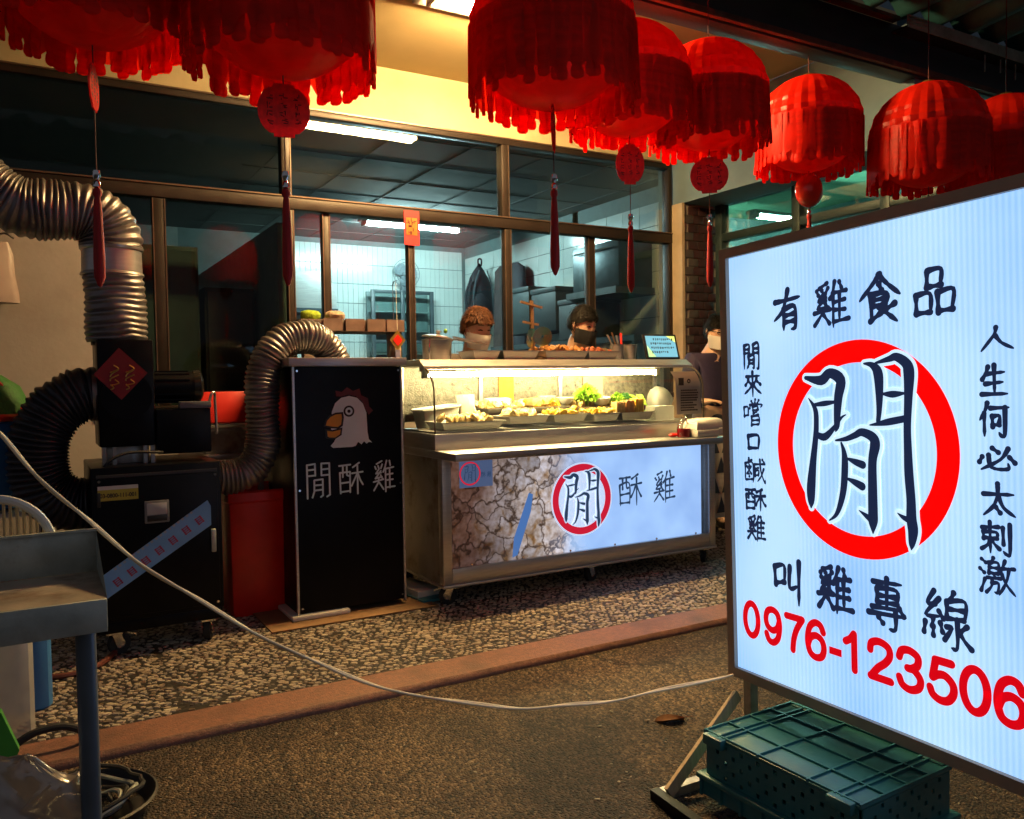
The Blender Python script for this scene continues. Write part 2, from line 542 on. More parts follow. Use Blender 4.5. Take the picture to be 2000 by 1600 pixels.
def textmesh(body, size, cx, cz, y, w=None, h=None, bold=0.):
    """printed lettering from the built-in font, laid flat in the x-z plane facing -y"""
    cu = bpy.data.curves.new('t', 'FONT')
    cu.body = body
    cu.size = size
    cu.offset = bold
    cu.resolution_u = 3
    ob = bpy.data.objects.new('t', cu)
    COL.objects.link(ob)
    bpy.context.view_layer.update()
    me = ob.to_mesh()
    vs = np.array([v.co[:] for v in me.vertices])
    fs = [tuple(p.vertices) for p in me.polygons]
    ob.to_mesh_clear()
    bpy.data.objects.remove(ob)
    lo, hi = vs.min(0), vs.max(0)
    sx = (w / (hi[0] - lo[0])) if w else 1
    sz = (h / (hi[1] - lo[1])) if h else sx
    mb = MB()
    mb.add([(cx + (v[0] - (lo[0] + hi[0]) / 2) * sx, y, cz + (v[1] - (lo[1] + hi[1]) / 2) * sz) for v in vs], fs)
    return mb


DIG = {
    '0': '=' , '1': '18,40 40,28 57,8|57,8 57,132', '2': '12,42 18,18 48,8 80,20 86,46 70,72 40,98 14,130|12,130 88,130',
    '3': '12,36 22,14 50,8 78,22 78,48 58,64 42,66|44,66 66,68 87,92 80,120 50,133 22,124 11,102',
    '5': '82,12 30,12|31,12 20,68|20,68 38,56 62,54 85,74 87,102 70,127 44,133 20,122 11,102',
    '6': '85,36 72,13 48,8 24,26 13,60 13,92 24,122 50,133 77,123 87,94 78,66 52,54 26,66 14,92',
    '7': '10,12 90,12|90,12 62,52 46,92 40,134',
}


def digit(mb, ch, cx, cz, w, h, width, y):
    """upright grotesque numeral from smooth strokes"""
    src = ch
    if ch == '9':
        src = '6'
    lines = DIG[src].split('|')
    for li, st in enumerate(lines):
        if st == '=':
            pts = [(50 + 38 * math.cos(a), 70 + 63 * math.sin(a)) for a in np.linspace(0, 2 * math.pi, 41)]
        else:
            pts = [tuple(float(t) for t in q.split(',')) for q in st.split()]
            if len(pts) > 2 and not (ch == '1'):
                pts = [(p.x, p.z) for p in catmull([Vector((a, 0, b)) for a, b in pts], 8)]
        if ch == '9':
            pts = [(100 - a, 140 - b) for a, b in pts]
        q = [(cx + (a - 50) / 100 * w, cz - (b - 70) / 140 * h) for a, b in pts]
        ribbon(mb, q, [width] * len(q), y - li * 6e-5)

# ================================================================== the setting
def asphalt_mat():
    m, n, l, b = newmat('asphalt')
    tc = n.new('ShaderNodeTexCoord')
    vo = n.new('ShaderNodeTexVoronoi')
    vo.inputs['Scale'].default_value = 125
    l.new(tc.outputs['Object'], vo.inputs['Vector'])
    nz = n.new('ShaderNodeTexNoise')
    nz.inputs['Scale'].default_value = 240
    nz.inputs['Detail'].default_value = 5
    l.new(tc.outputs['Object'], nz.inputs['Vector'])
    big = n.new('ShaderNodeTexNoise')
    big.inputs['Scale'].default_value = 1.7
    big.inputs['Detail'].default_value = 7
    big.inputs['Roughness'].default_value = .6
    l.new(tc.outputs['Object'], big.inputs['Vector'])
    r1 = n.new('ShaderNodeValToRGB')
    e = r1.color_ramp.elements
    e[0].position, e[0].color = .15, (.03, .026, .02, 1)
    e[1].position, e[1].color = .95, (.42, .30, .185, 1)
    x = e.new(.55)
    x.color = (.15, .102, .06, 1)
    l.new(vo.outputs['Color'], r1.inputs[0])
    r2 = n.new('ShaderNodeValToRGB')
    r2.color_ramp.elements[0].position, r2.color_ramp.elements[0].color = .38, (.30, .29, .30, 1)
    r2.color_ramp.elements[1].position, r2.color_ramp.elements[1].color = .62, (1.2, 1.12, 1.0, 1)
    l.new(big.outputs['Fac'], r2.inputs[0])
    mx = n.new('ShaderNodeMixRGB')
    mx.blend_type = 'MULTIPLY'
    mx.inputs[0].default_value = 1
    l.new(r1.outputs[0], mx.inputs[1])
    l.new(r2.outputs[0], mx.inputs[2])
    # wandering hairline cracks and oil stains
    wn_ = n.new('ShaderNodeMixRGB')
    wn_.inputs[0].default_value = .35
    l.new(tc.outputs['Object'], wn_.inputs[1])
    l.new(big.outputs['Color'], wn_.inputs[2])
    cr = n.new('ShaderNodeTexVoronoi')
    cr.feature = 'DISTANCE_TO_EDGE'
    cr.inputs['Scale'].default_value = 1.3
    l.new(wn_.outputs[0], cr.inputs['Vector'])
    cm = n.new('ShaderNodeMapRange')
    cm.inputs['From Min'].default_value = .002
    cm.inputs['From Max'].default_value = .009
    cm.inputs['To Min'].default_value = .3
    l.new(cr.outputs['Distance'], cm.inputs['Value'])
    m9 = n.new('ShaderNodeMixRGB')
    m9.blend_type = 'MULTIPLY'
    m9.inputs[0].default_value = 1
    l.new(mx.outputs[0], m9.inputs[1])
    l.new(cm.outputs[0], m9.inputs[2])
    l.new(m9.outputs[0], b.inputs['Base Color'])
    b.inputs['Roughness'].default_value = .72
    ad = n.new('ShaderNodeMath')
    ad.operation = 'MULTIPLY_ADD'
    ad.inputs[1].default_value = -1.2
    l.new(vo.outputs['Distance'], ad.inputs[0])
    l.new(nz.outputs['Fac'], ad.inputs[2])
    bp = n.new('ShaderNodeBump')
    bp.inputs['Strength'].default_value = 1.
    bp.inputs['Distance'].default_value = .012
    l.new(ad.outputs[0], bp.inputs['Height'])
    l.new(bp.outputs[0], b.inputs['Normal'])
    return m


ASPHALT = asphalt_mat()
CONC = pbr('dark_pebble_matrix', (.022, .018, .015), .55, 0, .3, 40, .2, 120)
KERB = pbr('red_brown_kerb_granite', (.25, .115, .075), .5, 0, .3, 60, .35, 170, dirt=(.15, .075, .052), dscale=5)

# the carriageway falls gently away from the kerb
mb = MB()
prof = [(-60, -.1), (1.2, -.1), (1.7, -.098), (2.0, -.082), (2.3, -.058), (2.6, -.036), (2.82, -.022)]
rx = [-60] + list(np.arange(-3, 7.01, .25)) + [60]
for x in rx:
    for y, zz in prof:
        mb.v.append((x, y, zz + (random.uniform(-.002, .002) if 1.5 < y < 2.7 and abs(x) < 8 else 0)))
k = len(prof)
for i in range(len(rx) - 1):
    mb.f += [(i * k + q, (i + 1) * k + q, (i + 1) * k + q + 1, i * k + q + 1) for q in range(k - 1)]
tag(mb.build('road', ASPHALT, loc=(0, 0, -.1)), kind='structure')

# worn kerb: a long swept profile with a slightly ragged lower lip
mb = MB()
prof = [(2.802, -.1), (2.797, -.02), (2.803, -.006), (2.815, .003), (2.985, .006), (2.985, -.1)]
xs = np.arange(-8, 12.01, .1)
for x in xs:
    j = random.uniform(-.004, .004)
    mb.v += [(x, y + (j if y < 2.82 else 0), z) for y, z in prof]
k = len(prof)
for i in range(len(xs) - 1):
    for q in range(k - 1):
        mb.f.append((i * k + q, i * k + q + 1, (i + 1) * k + q + 1, (i + 1) * k + q))
kerb = tag(mb.build('kerb', KERB), kind='structure')
floor = tag(MB().add([(-8, 2.985, 0), (12, 2.985, 0), (12, 9.5, 0), (-8, 9.5, 0)], [(0, 1, 2, 3)]).build('arcade_floor', CONC), kind='structure')


def pebble_mat():
    m, n, l, b = newmat('washed_pebbles')
    g = n.new('ShaderNodeNewGeometry')
    r = n.new('ShaderNodeValToRGB')
    e = r.color_ramp.elements
    e[0].color = (.14, .095, .06, 1)
    e[1].color = (.58, .49, .36, 1)
    for p, c in ((.2, (.36, .285, .20, 1)), (.5, (.50, .42, .30, 1)), (.8, (.24, .205, .175, 1))):
        x = e.new(p)
        x.color = c
    l.new(g.outputs['Random Per Island'], r.inputs[0])
    l.new(r.outputs[0], b.inputs['Base Color'])
    b.inputs['Roughness'].default_value = .42
    return m


# pebble-wash chips pressed into the floor (too many and too small to pick apart singly)
px, py = .027, .0225
gx, gy = np.meshgrid(np.arange(-.6, 4.7, px), np.arange(3.005, 4.75, py))
gx = gx + (np.arange(gx.shape[0]) % 2)[:, None] * px / 2
cx = (gx + rng.uniform(-.008, .008, gx.shape)).ravel()
cy = (gy + rng.uniform(-.007, .007, gy.shape)).ravel()
keep = (rng.random(cx.size) > .07) & (np.abs((cx - .42) % 1.4) > .014)
cx, cy = cx[keep], cy[keep]
nn = cx.size
ang = np.linspace(0, 2 * np.pi, 7)[:-1][None] + rng.uniform(-.3, .3, (nn, 6))
rot = rng.uniform(-.5, .5, nn)[:, None]
ra = (rng.uniform(.006, .0152, nn))[:, None] * rng.uniform(.8, 1.15, (nn, 6))
lx, ly = ra * np.cos(ang) * 1.15, ra * np.sin(ang) * .85
ox = cx[:, None] + lx * np.cos(rot) - ly * np.sin(rot)
oy = np.maximum(2.99, cy[:, None] + lx * np.sin(rot) + ly * np.cos(rot))
hz = rng.uniform(.003, .0055, nn)[:, None] + np.zeros((nn, 6))
low = np.stack([ox, oy, np.zeros_like(ox) + .0005], -1)
top = np.stack([cx[:, None] + (ox - cx[:, None]) * .82, cy[:, None] + (oy - cy[:, None]) * .82, hz], -1)
V = np.concatenate([low, top], 1).reshape(-1, 3)
base = (np.arange(nn) * 12)[:, None]
F6 = base + np.arange(6, 12)[None]
me = bpy.data.meshes.new('pebbles')
faces = F6.tolist()
for k in range(6):
    q = (k + 1) % 6
    faces += (base + np.array([[k, q, q + 6, k + 6]])).tolist()
me.from_pydata(V.tolist(), [], faces)
me.materials.append(pebble_mat())
peb = bpy.data.objects.new('floor_pebbles', me)
COL.objects.link(peb)
peb.parent = floor
peb.location = -floor.location
tag(peb, kind='stuff')

# grit and scraps lying on the asphalt
mb = MB()
for _ in range(260):
    x, y = random.uniform(-.1, 2.6), random.uniform(1.3, 2.75)
    zz = float(np.interp(y, [1.2, 1.7, 2.0, 2.3, 2.6, 2.82], [-.1, -.098, -.082, -.058, -.036, -.022]))
    s_ = random.choice((.002, .003, .003, .005))
    mb.blob((x, y, zz + s_ * .5), (s_ * random.uniform(1, 2.5), s_, s_ * .6), (0, 0, random.uniform(0, 3)), 5, 3, .3)
grit = mb.build('road_grit', pbr('pale_grit', (.35, .30, .22), .8, 0, .5, 3), bpy.data.objects['road'])
tag(grit, kind='stuff')

# ------------------------------------------------------------------ shop building
B = thing('shop_building', (2.2, 5.0, 0), 'cream shop front with bronze framed windows behind the food cart', 'building')
MB().box(-3, 4.38, 5.0, 5.16, 2.775, 3.13).build('lintel_wall', CREAM, B)
MB().box(-3, 4.37, 3.06, 5.16, 3.115, 3.2).build('soffit', SOFFIT, B)
MB().box(-3, 9, 3.062, 3.2, 3.202, 6).build('upper_wall', GREYW, B)
MB().box(-3, .33, 5.0, 5.16, 0, 2.16).build('lower_wall', PALEWALL, B)
MB().box(.33, 4.38, 5.03, 5.16, 0, .97).build('window_sill_wall', PALEWALL, B)
MB().box(4.37, 4.78, 2.95, 5.16, 2.46, 3.112).build('side_beam', GREYW, B)
MB().box(4.37, 4.78, 4.88, 5.16, 0, 2.457).build('pillar', pbr('pillar_mortar', (.3, .27, .23), .85), B)
MB().box(4.345, 4.372, 4.862, 5.0, 0, 2.457).build('pillar_trim', pbr('trim', (.5, .40, .27), .6, 0, .12, 9, .1, 40), B)
# pillar facing tiles
bt = [pbr('brown_tile_%d' % i, c, .35, 0, .25, 20, .05, 90) for i, c in enumerate(((.045, .021, .021), (.034, .02, .021), (.075, .064, .06)))]
tm = [protomesh(MB().box(-.048, .048, -.006, .006, -.031, .031, .003), 'tile%d' % i, bt[i]) for i in range(3)]
row = 0
z = 1.02
while z < 2.43:
    for c in range(3):
        x = 4.42 + c * .1 + (.05 if row % 2 else 0)
        if x < 4.72:
            share('brick', tm[2 if c == 0 and random.random() < .7 else random.choice((0, 0, 1))], B, (x, 4.876 + random.uniform(-.001, .001), z))
    z += .066
    row += 1


def frame(x0, x1, z0, z1, y0=4.985, y1=5.05, mat=BRONZE, name='window_frame'):
    return MB().box(x0, x1, y0, y1, z0, z1, .004).build(name, mat, B)


frame(-3, 4.35, 2.735, 2.774, 4.975, 5.05)                # head
MB().box(-3, 4.35, 4.969, 4.976, 2.772, 2.782).build('head_bead', BRONZE_L, B)
frame(-3, 4.35, 2.165, 2.245, 4.97, 5.06)                # transom
MB().box(-3, 4.35, 4.962, 4.97, 2.236, 2.244).build('transom_bead', BRONZE_L, B)
frame(.33, 4.35, .97, 1.01, 4.97, 5.06)                  # sill
frame(4.315, 4.35, 1.01, 2.165, 4.975, 5.055)
frame(4.315, 4.35, 2.245, 2.735, 4.975, 5.055)
frame(.33, .37, 1.01, 2.165)
for x, w in ((1.355, .05), (2.86, .05)):
    frame(x - w / 2, x + w / 2, 2.245, 2.735, 4.978, 5.055, name='mullion')
    MB().box(x + w / 2, x + w / 2 + .006, 4.974, 4.98, 2.246, 2.734).build('mullion_bead', BRONZE_L, B)
for x, w, y in ((.645, .07, 4.978), (1.375, .045, 4.978), (1.60, .05, 5.0), (2.155, .045, 4.982), (2.875, .055, 4.978), (3.595, .06, 5.0)):
    frame(x - w / 2, x + w / 2, 1.012, 2.163, y, y + .055, name='mullion')
    for s in (-1, 1):
        MB().box(x + s * (w / 2 - .004) - .003, x + s * (w / 2 - .004) + .003, y - .004, y, 1.014, 2.16).build('mullion_bead', BRONZE_L, B)
cuts = [-3, 1.355, 2.86, 4.33]
for i in range(3):
    MB().box(cuts[i] + .02, cuts[i + 1] - .02, 5.014, 5.018, 2.235, 2.745).build('pane', DARKGLASS if i == 0 else WINGLASS, B)
cuts = [.34, .645, 1.375, 1.60, 2.155, 2.875, 3.595, 4.33]
for i in range(7):
    yy = 5.016 + .022 * (i % 2)
    MB().box(cuts[i] + .01, cuts[i + 1] - .01, yy, yy + .004, 1.0, 2.175).build('pane', DARKGLASS if i < 2 else WINGLASS, B)

# right-hand side glazing of the arcade, running towards the street
SG = thing('side_glazing', (4.72, 4.2, 0), 'dark framed glass side screen between brick pillar and big lightbox sign', 'window')
TEALF = pbr('dark_teal_frame', (.035, .06, .065), .4, .3, .2, 8)
for yy in (4.80, 4.05, 3.35):
    MB().box(4.66, 4.74, yy - .035, yy + .035, 0, 2.455, .004).build('post', TEALF, SG)
for zz in (2.2, .9):
    MB().box(4.665, 4.735, 3.0, 4.86, zz - .03, zz + .03, .004).build('rail', TEALF, SG)
for (a, b) in ((3.38, 4.02), (4.08, 4.77)):
    for (c, d) in ((.93, 2.17), (2.23, 2.45)):
        MB().box(4.70, 4.704, a, b, c, d).build('pane', WINGLASS, SG)
    MB().box(4.69, 4.71, a, b, .03, .87).build('lower_panel', TEALF, SG)

# eaves: steel fascia, timber batten, gutter strip, corrugated awning
EV = thing('eaves_fascia', (4.0, 3.0, 2.7), 'dark steel fascia beam the red lanterns hang from', 'beam')
MB().box(-3, 9, 2.93, 3.05, 2.79, 3.045, .006).build('fascia', DARKM, EV)
MB().box(-3, 9, 2.90, 2.925, 2.80, 2.83).build('lower_angle', RUST, EV)
MB().box(-3, 4.15, 2.885, 2.932, 3.045, 3.065).build('timber_batten', RUST, EV)
MB().box(4.13, 9, 2.83, 2.925, 2.985, 2.995).build('channel', DARKM, EV)
MB().box(4.13, 9, 2.826, 2.832, 2.985, 3.05).build('channel_lip', GALV, EV)
for i in range(3):
    MB().box(4.128, 4.30, 2.822 - .004 * i, 2.828 - .004 * i, 3.0 + i * .018, 3.008 + i * .018).build('channel_bead', GALV, EV)
for i in range(9):
    MB().cyl((4.9 + i * .16, 2.86, 2.99), (4.9 + i * .16, 2.86, 2.93 - random.uniform(0, .05)), .004, n=6).build('hanging_wire', GALV, EV)
mb = MB()
nx = 840
for i in range(nx + 1):
    x = -3.0 + i * 12 / nx
    w = .042 * math.cos(2 * math.pi * x / .27)
    mb.v += [(x, 2.90, 3.10 + w), (x, 1.6, 3.24 + w), (x, 1.6, 3.244 + w), (x, 2.90, 3.104 + w)]
for i in range(nx):
    a, b = i * 4, i * 4 + 4
    mb.f += [(a, b, b + 1, a + 1), (a + 3, a + 2, b + 2, b + 3), (a, a + 3, b + 3, b), (a + 1, b + 1, b + 2, a + 2)]
tag(mb.build('corrugated_awning', pbr('green_corrugated_sheet', (.04, .15, .17), .45, .1, .2, 5)), 'dark green corrugated awning sheet above the right lanterns', 'awning')

# ------------------------------------------------------------------ kitchen behind the windows
KW = pbr('kitchen_grout', (.16, .2, .2), .8)
KCEIL = pbr('kitchen_ceiling_board', (.14, .15, .15), .8, 0, .06, 3)
KTILE = pbr('white_glazed_tile', (.62, .66, .64), .18, 0, .05, 3)
kb = tag(MB().box(1.4, 4.9, 9.42, 9.5, 0, 2.85).build('kitchen_back_wall', KW), kind='structure')
tmesh = protomesh(MB().box(-.030, .030, -.004, .004, -.111, .111, .002), 'wall_tile', KTILE, 0)
for i in range(37):
    for j in range(7):
        x, zz = 2.60 + i * .0625, 1.26 + j * .228
        if x < 4.78:
            share('tile', tmesh, kb, (x, 9.414 + random.uniform(-.001, .001), zz))
kr = tag(MB().box(4.80, 4.88, 5.16, 9.42, 0, 2.85).build('kitchen_side_wall', KW), kind='structure')
tmesh2 = protomesh(MB().box(-.004, .004, -.122, .122, -.0975, .0975, .002), 'side_tile', KTILE, 0)
for i in range(17):
    for j in range(8):
        share('tile', tmesh2, kr, (4.795 + random.uniform(-.001, .001), 5.30 + i * .248, 1.06 + j * .2 + .1))
tag(MB().box(1.32, 1.40, 5.08, 9.5, 0, 2.10).build('kitchen_partition', pbr('partition_paint', (.3, .34, .34), .8)), kind='structure')
kc = tag(MB().box(-3, 4.9, 5.16, 9.5, 2.80, 2.86).build('kitchen_ceiling', KCEIL), kind='structure')
LINE = pbr('ceiling_joint', (.115, .125, .125), .8)
for i in range(7):
    MB().box(1.45, 4.79, 5.35 + i * .6, 5.36 + i * .6, 2.796, 2.8).build('joint_strip', LINE, kc)
for i in range(6):
    MB().box(1.6 + i * .6, 1.61 + i * .6, 5.17, 9.41, 2.7955, 2.7995).build('joint_strip', LINE, kc)
tag(MB().box(-3, 1.4, 9.42, 9.5, 0, 2.8).build('storeroom_wall', pbr('storeroom_paint', (.34, .36, .34), .8)), kind='structure')

# ------------------------------------------------------------------ lamps that are lit in the photograph
WARMTUBE = emit('warm_fluorescent_tube', (1, .64, .26), 850)
COOLTUBE = emit('cool_fluorescent_tube', (.68, .97, .98), 560)
CARTTUBE = emit('cart_fluorescent_tube', (1, .80, .36), 190)


def lamp(name, loc, length, label, mat, tubes=(-.045, .045), wid=.07):
    L = thing(name, loc, label, 'lamp')
    x, y, zc = loc
    MB().box(x - length / 2 - .05, x + length / 2 + .05, y - wid, y + wid, zc - .035, zc, .006).build('housing', WHITEP, L)
    for s in tubes:
        MB().cyl((x - length / 2, y + s, zc - .058), (x + length / 2, y + s, zc - .058), .0145, n=12).build('tube', mat, L)
    for e in (-1, 1):
        MB().box(x + e * (length / 2 + .004) - .012, x + e * (length / 2 + .004) + .012, y - .065, y + .065, zc - .078, zc - .034, .004).build('end_holder', WHITEP, L)
    return L


lamp('arcade_ceiling_lamp', (2.27, 3.86, 3.112), .9, 'lit warm twin tube lamp on the arcade ceiling', WARMTUBE, wid=.16)
lamp('kitchen_ceiling_lamp', (3.5, 8.05, 2.79), 1.05, 'lit bluish white tube lamp on the kitchen ceiling', COOLTUBE, tubes=(0,))

# neighbouring shop glimpsed beyond the side screen
NB = thing('neighbour_shop', (6.2, 4.2, 0), 'greenish lit shop interior glimpsed beyond the side screen', 'building')
MB().box(7.4, 7.5, 2.2, 7, 0, 3.0).build('far_wall', pbr('neighbour_wall', (.30, .40, .40), .8), NB)
MB().box(4.80, 7.5, 6.9, 7.0, 0, 3.0).build('rear_wall', pbr('neighbour_rear', (.28, .36, .36), .8), NB)
MB().box(4.80, 7.5, 3.06, 7.0, 2.92, 3.0).build('ceiling', pbr('neighbour_ceiling', (.3, .5, .32), .8), NB)
lamp('neighbour_ceiling_lamp', (6.3, 5.7, 2.70), .6, 'small green tinted tube lamp in the neighbouring shop', emit('greenish_tube', (.40, 1, .85), 900), tubes=(0,))


def moved(mb, d):
    mb.v = [(p[0] + d[0], p[1] + d[1], p[2] + d[2]) for p in mb.v]
    return mb


# ================================================================== big lightbox sign
def lightface(name, strength, flute=140):
    """hollow-core plastic sheet over upright tubes: fluted, a little brighter over each tube"""
    m, n, l, b = newmat(name)
    tc = n.new('ShaderNodeTexCoord')
    wv = n.new('ShaderNodeTexWave')
    wv.inputs['Scale'].default_value = flute / 6.28
    wv.bands_direction = 'X'
    l.new(tc.outputs['Object'], wv.inputs['Vector'])
    tb = n.new('ShaderNodeTexWave')
    tb.inputs['Scale'].default_value = .62
    tb.bands_direction = 'X'
    tb.wave_profile = 'SIN'
    tb.inputs['Phase Offset'].default_value = .6
    l.new(tc.outputs['Object'], tb.inputs['Vector'])
    nz = n.new('ShaderNodeTexNoise')
    nz.inputs['Scale'].default_value = 2.3
    nz.inputs['Detail'].default_value = 4
    l.new(tc.outputs['Object'], nz.inputs['Vector'])
    a1 = n.new('ShaderNodeMath')
    a1.operation = 'MULTIPLY_ADD'
    a1.inputs[1].default_value = .22
    l.new(wv.outputs['Fac'], a1.inputs[0])
    l.new(nz.outputs['Fac'], a1.inputs[2])
    a2 = n.new('ShaderNodeMath')
    a2.operation = 'MULTIPLY_ADD'
    a2.inputs[1].default_value = .28
    l.new(tb.outputs['Fac'], a2.inputs[0])
    l.new(a1.outputs[0], a2.inputs[2])
    r = n.new('ShaderNodeValToRGB')
    r.color_ramp.elements[0].position = .35
    r.color_ramp.elements[0].color = (.22, .47, .98, 1)
    r.color_ramp.elements[1].position = 1.0
    r.color_ramp.elements[1].color = (.46, .72, 1, 1)
    l.new(a2.outputs[0], r.inputs[0])
    l.new(r.outputs[0], b.inputs['Emission Color'])
    b.inputs['Emission Strength'].default_value = strength
    b.inputs['Base Color'].default_value = (.6, .65, .7, 1)
    b.inputs['Roughness'].default_value = .35
    return m


SIGNFACE = lightface('backlit_corrugated_panel', 1.12)
HALO = emit('backlit_white_outline', (.56, .80, 1.0), 1.12)
NAVY = emit('backlit_navy_ink', (.009, .018, .055), 1., (.01, .012, .03))
DIGRED = emit('backlit_dark_red_ink', (.66, .0, .006), 1.0, (.4, 0, 0))
SIGNRED = emit('backlit_red_ink', (1.0, .0, .0), 1.0, (.5, 0, 0))
FRAMEM = pbr('champagne_aluminium', (.40, .32, .26), .45, .35, .12, 6, .04, 120)

_rot = Euler((0, R(-1.4), R(-93.46)))
_D = Vector((-.52, -.05, 1.6))
_loc = Vector((1.888, 1.929, 1.516)) - _rot.to_matrix() @ _D
SG2 = thing('lightbox_sign', _loc, 'large lit pale blue lightbox sign with red ring and brush lettering', 'sign', rot=_rot)


def sb(mb, name, mat, parent=None, smooth=35):
    return moved(mb, _D).build(name, mat, parent or SG2, world=False, smooth=smooth)


SW, SH, FWD = 1.045, 1.33, .03
face = sb(MB().box(FWD - .002, SW - FWD + .002, .0, .006, -SH + FWD - .002, -FWD + .002), 'light_panel', SIGNFACE, smooth=0)
sb(MB().box(.004, SW - .004, .0075, .11, -SH + .004, -.004), 'back_box', FRAMEM)
sb(MB().prism([(0, 0), (SW, 0), (SW - FWD, -FWD), (FWD, -FWD)], -.014, .09), 'frame_rail', FRAMEM)
sb(MB().prism([(0, -SH), (FWD, -SH + FWD), (SW - FWD, -SH + FWD), (SW, -SH)], -.014, .09), 'frame_rail', FRAMEM)
sb(MB().prism([(0, 0), (FWD, -FWD), (FWD, -SH + FWD), (0, -SH)], -.014, .09), 'frame_rail', FRAMEM)
sb(MB().prism([(SW, 0), (SW, -SH), (SW - FWD, -SH + FWD), (SW - FWD, -FWD)], -.014, .09), 'frame_rail', FRAMEM)
mb = MB()
ring(mb, .5054, -.601, .2255, .2844, -.0012)
sb(mb, 'red_ring', SIGNRED, smooth=0)
mb = MB()
emblem(mb, .5054, -.601, .2844, -.0020, .016)
sb(mb, 'emblem_outline', HALO, smooth=0)
mb = MB()
emblem(mb, .5054, -.601, .2844, -.0034)
sb(mb, 'emblem_character', NAVY, smooth=0)
# brush characters: char, centre u, v, width, height (metres on the panel)
for ch, u, v, w, h, k in (('有', .270, .216, .113, .120, .0165), ('雞', .427, .216, .122, .127, .0125), ('食', .580, .221, .129, .127, .0165), ('品', .732, .221, .110, .114, .0150),
                          ('閒', .120, .339, .070, .077, .0095), ('來', .124, .422, .078, .076, .0095), ('嚐', .122, .507, .082, .080, .0072), ('口', .121, .597, .06, .052, .0115), ('鹹', .124, .684, .091, .080, .0070), ('酥', .124, .769, .087, .072, .0085), ('雞', .126, .856, .080, .080, .0078),
                          ('人', .880, .343, .082, .055, .0095), ('生', .874, .433, .066, .073, .0100), ('何', .872, .521, .073, .079, .0100), ('必', .876, .606, .086, .059, .0100), ('太', .878, .698, .079, .078, .0100), ('刺', .872, .782, .076, .077, .0090), ('激', .872, .868, .084, .085, .0080),
                          ('叫', .251, .990, .125, .131, .0165), ('雞', .419, .984, .125, .130, .0150), ('專', .584, .989, .119, .137, .0150), ('線', .748, .993, .130, .139, .0135)):
    mb = MB()
    glyph(mb, ch, u, -v, w, h, k * (1.22 if k > .0115 else 1.38), -.0012)
    sb(mb, 'character', NAVY, smooth=0)
for ch, u, w in (('0', .096, .073), ('9', .184, .073), ('7', .270, .075), ('6', .348, .077), ('1', .474, .072), ('2', .560, .080), ('3', .646, .078), ('5', .732, .080), ('0', .815, .077), ('6', .897, .077)):
    mb = MB()
    digit(mb, ch, u, -1.138, w, .108, .0205, -.0012)
    sb(mb, 'digit', DIGRED, smooth=0)
sb(MB().box(.395, .437, -.0013, -.0010, -1.163, -1.143), 'hyphen', DIGRED, smooth=0)
# legs, floor frame, timber stays
for x, dz in ((.03, 0), (SW - .06, .024)):
    sb(MB().box(x, x + .03, .02, .05, -1.614 - dz, -1.329), 'leg', STEEL_OLD)
    sb(MB().bar((x + .055, -.345, -1.60 - dz), (x + .015, .34, -1.60 - dz), .03, .03), 'foot_bar', STEEL_OLD)
sb(MB().bar((.075, -.362, -1.597), (SW + .05, -.362, -1.621), .03, .035), 'floor_rail', BLACKM)
sb(MB().bar((.105, -.335, -1.588), (.045, -.018, -1.38), .036, .012, (1, 0, 0)), 'timber_stay', WOOD)
sb(MB().bar((SW - .03, -.325, -1.6), (SW - .03, -.012, -1.40), .034, .012, (1, 0, 0)), 'timber_stay', WOOD)

# ------------------------------------------------------------------ crate under the sign (upside down)
CR = thing('plastic_crate', (1.82, 1.50, -.066), 'upturned dark teal plastic crate weighing down the lightbox sign', 'crate', rot=(0, 0, R(1.5)))
W2, L2 = .185, .255


def cbuild(mb, name):
    return mb.build(name, TEAL, CR, world=False)


cbuild(MB().box(-W2, W2, -L2, L2, .172, .180, .002), 'base_panel')
ribs = MB()
for x in np.linspace(-W2 + .006, W2 - .006, 5):
    ribs.box(x - .0025, x + .0025, -L2, L2, .179, .186)
for y in (-L2 + .003, -L2 + .055, -L2 + .075, -.10, .06, L2 - .075, L2 - .055, L2 - .003):
    ribs.box(-W2, W2, y - .0025, y + .0025, .1791, .1858)
cbuild(ribs, 'rib_grid')


def holed(length, z0, z1, rows, cols, r=.0058):
    """upright panel in x-z with square drainage holes"""
    xs = [-length / 2]
    for c in range(cols):
        m_ = -length / 2 + length * (c + .5) / cols
        xs += [m_ - r, m_ + r]
    xs.append(length / 2)
    zs = [z0]
    for q in range(rows):
        m_ = z0 + (z1 - z0) * (q + .5) / rows
        zs += [m_ - r, m_ + r]
    zs.append(z1)
    bm = MB()
    for i in range(len(xs) - 1):
        for j in range(len(zs) - 1):
            if i % 2 and j % 2 and (i // 2 + j // 2) % 2 == 0 and 1 < i < len(xs) - 3:
                continue
            bm.box(xs[i], xs[i + 1], -.0025, .0025, zs[j], zs[j + 1])
    return bm


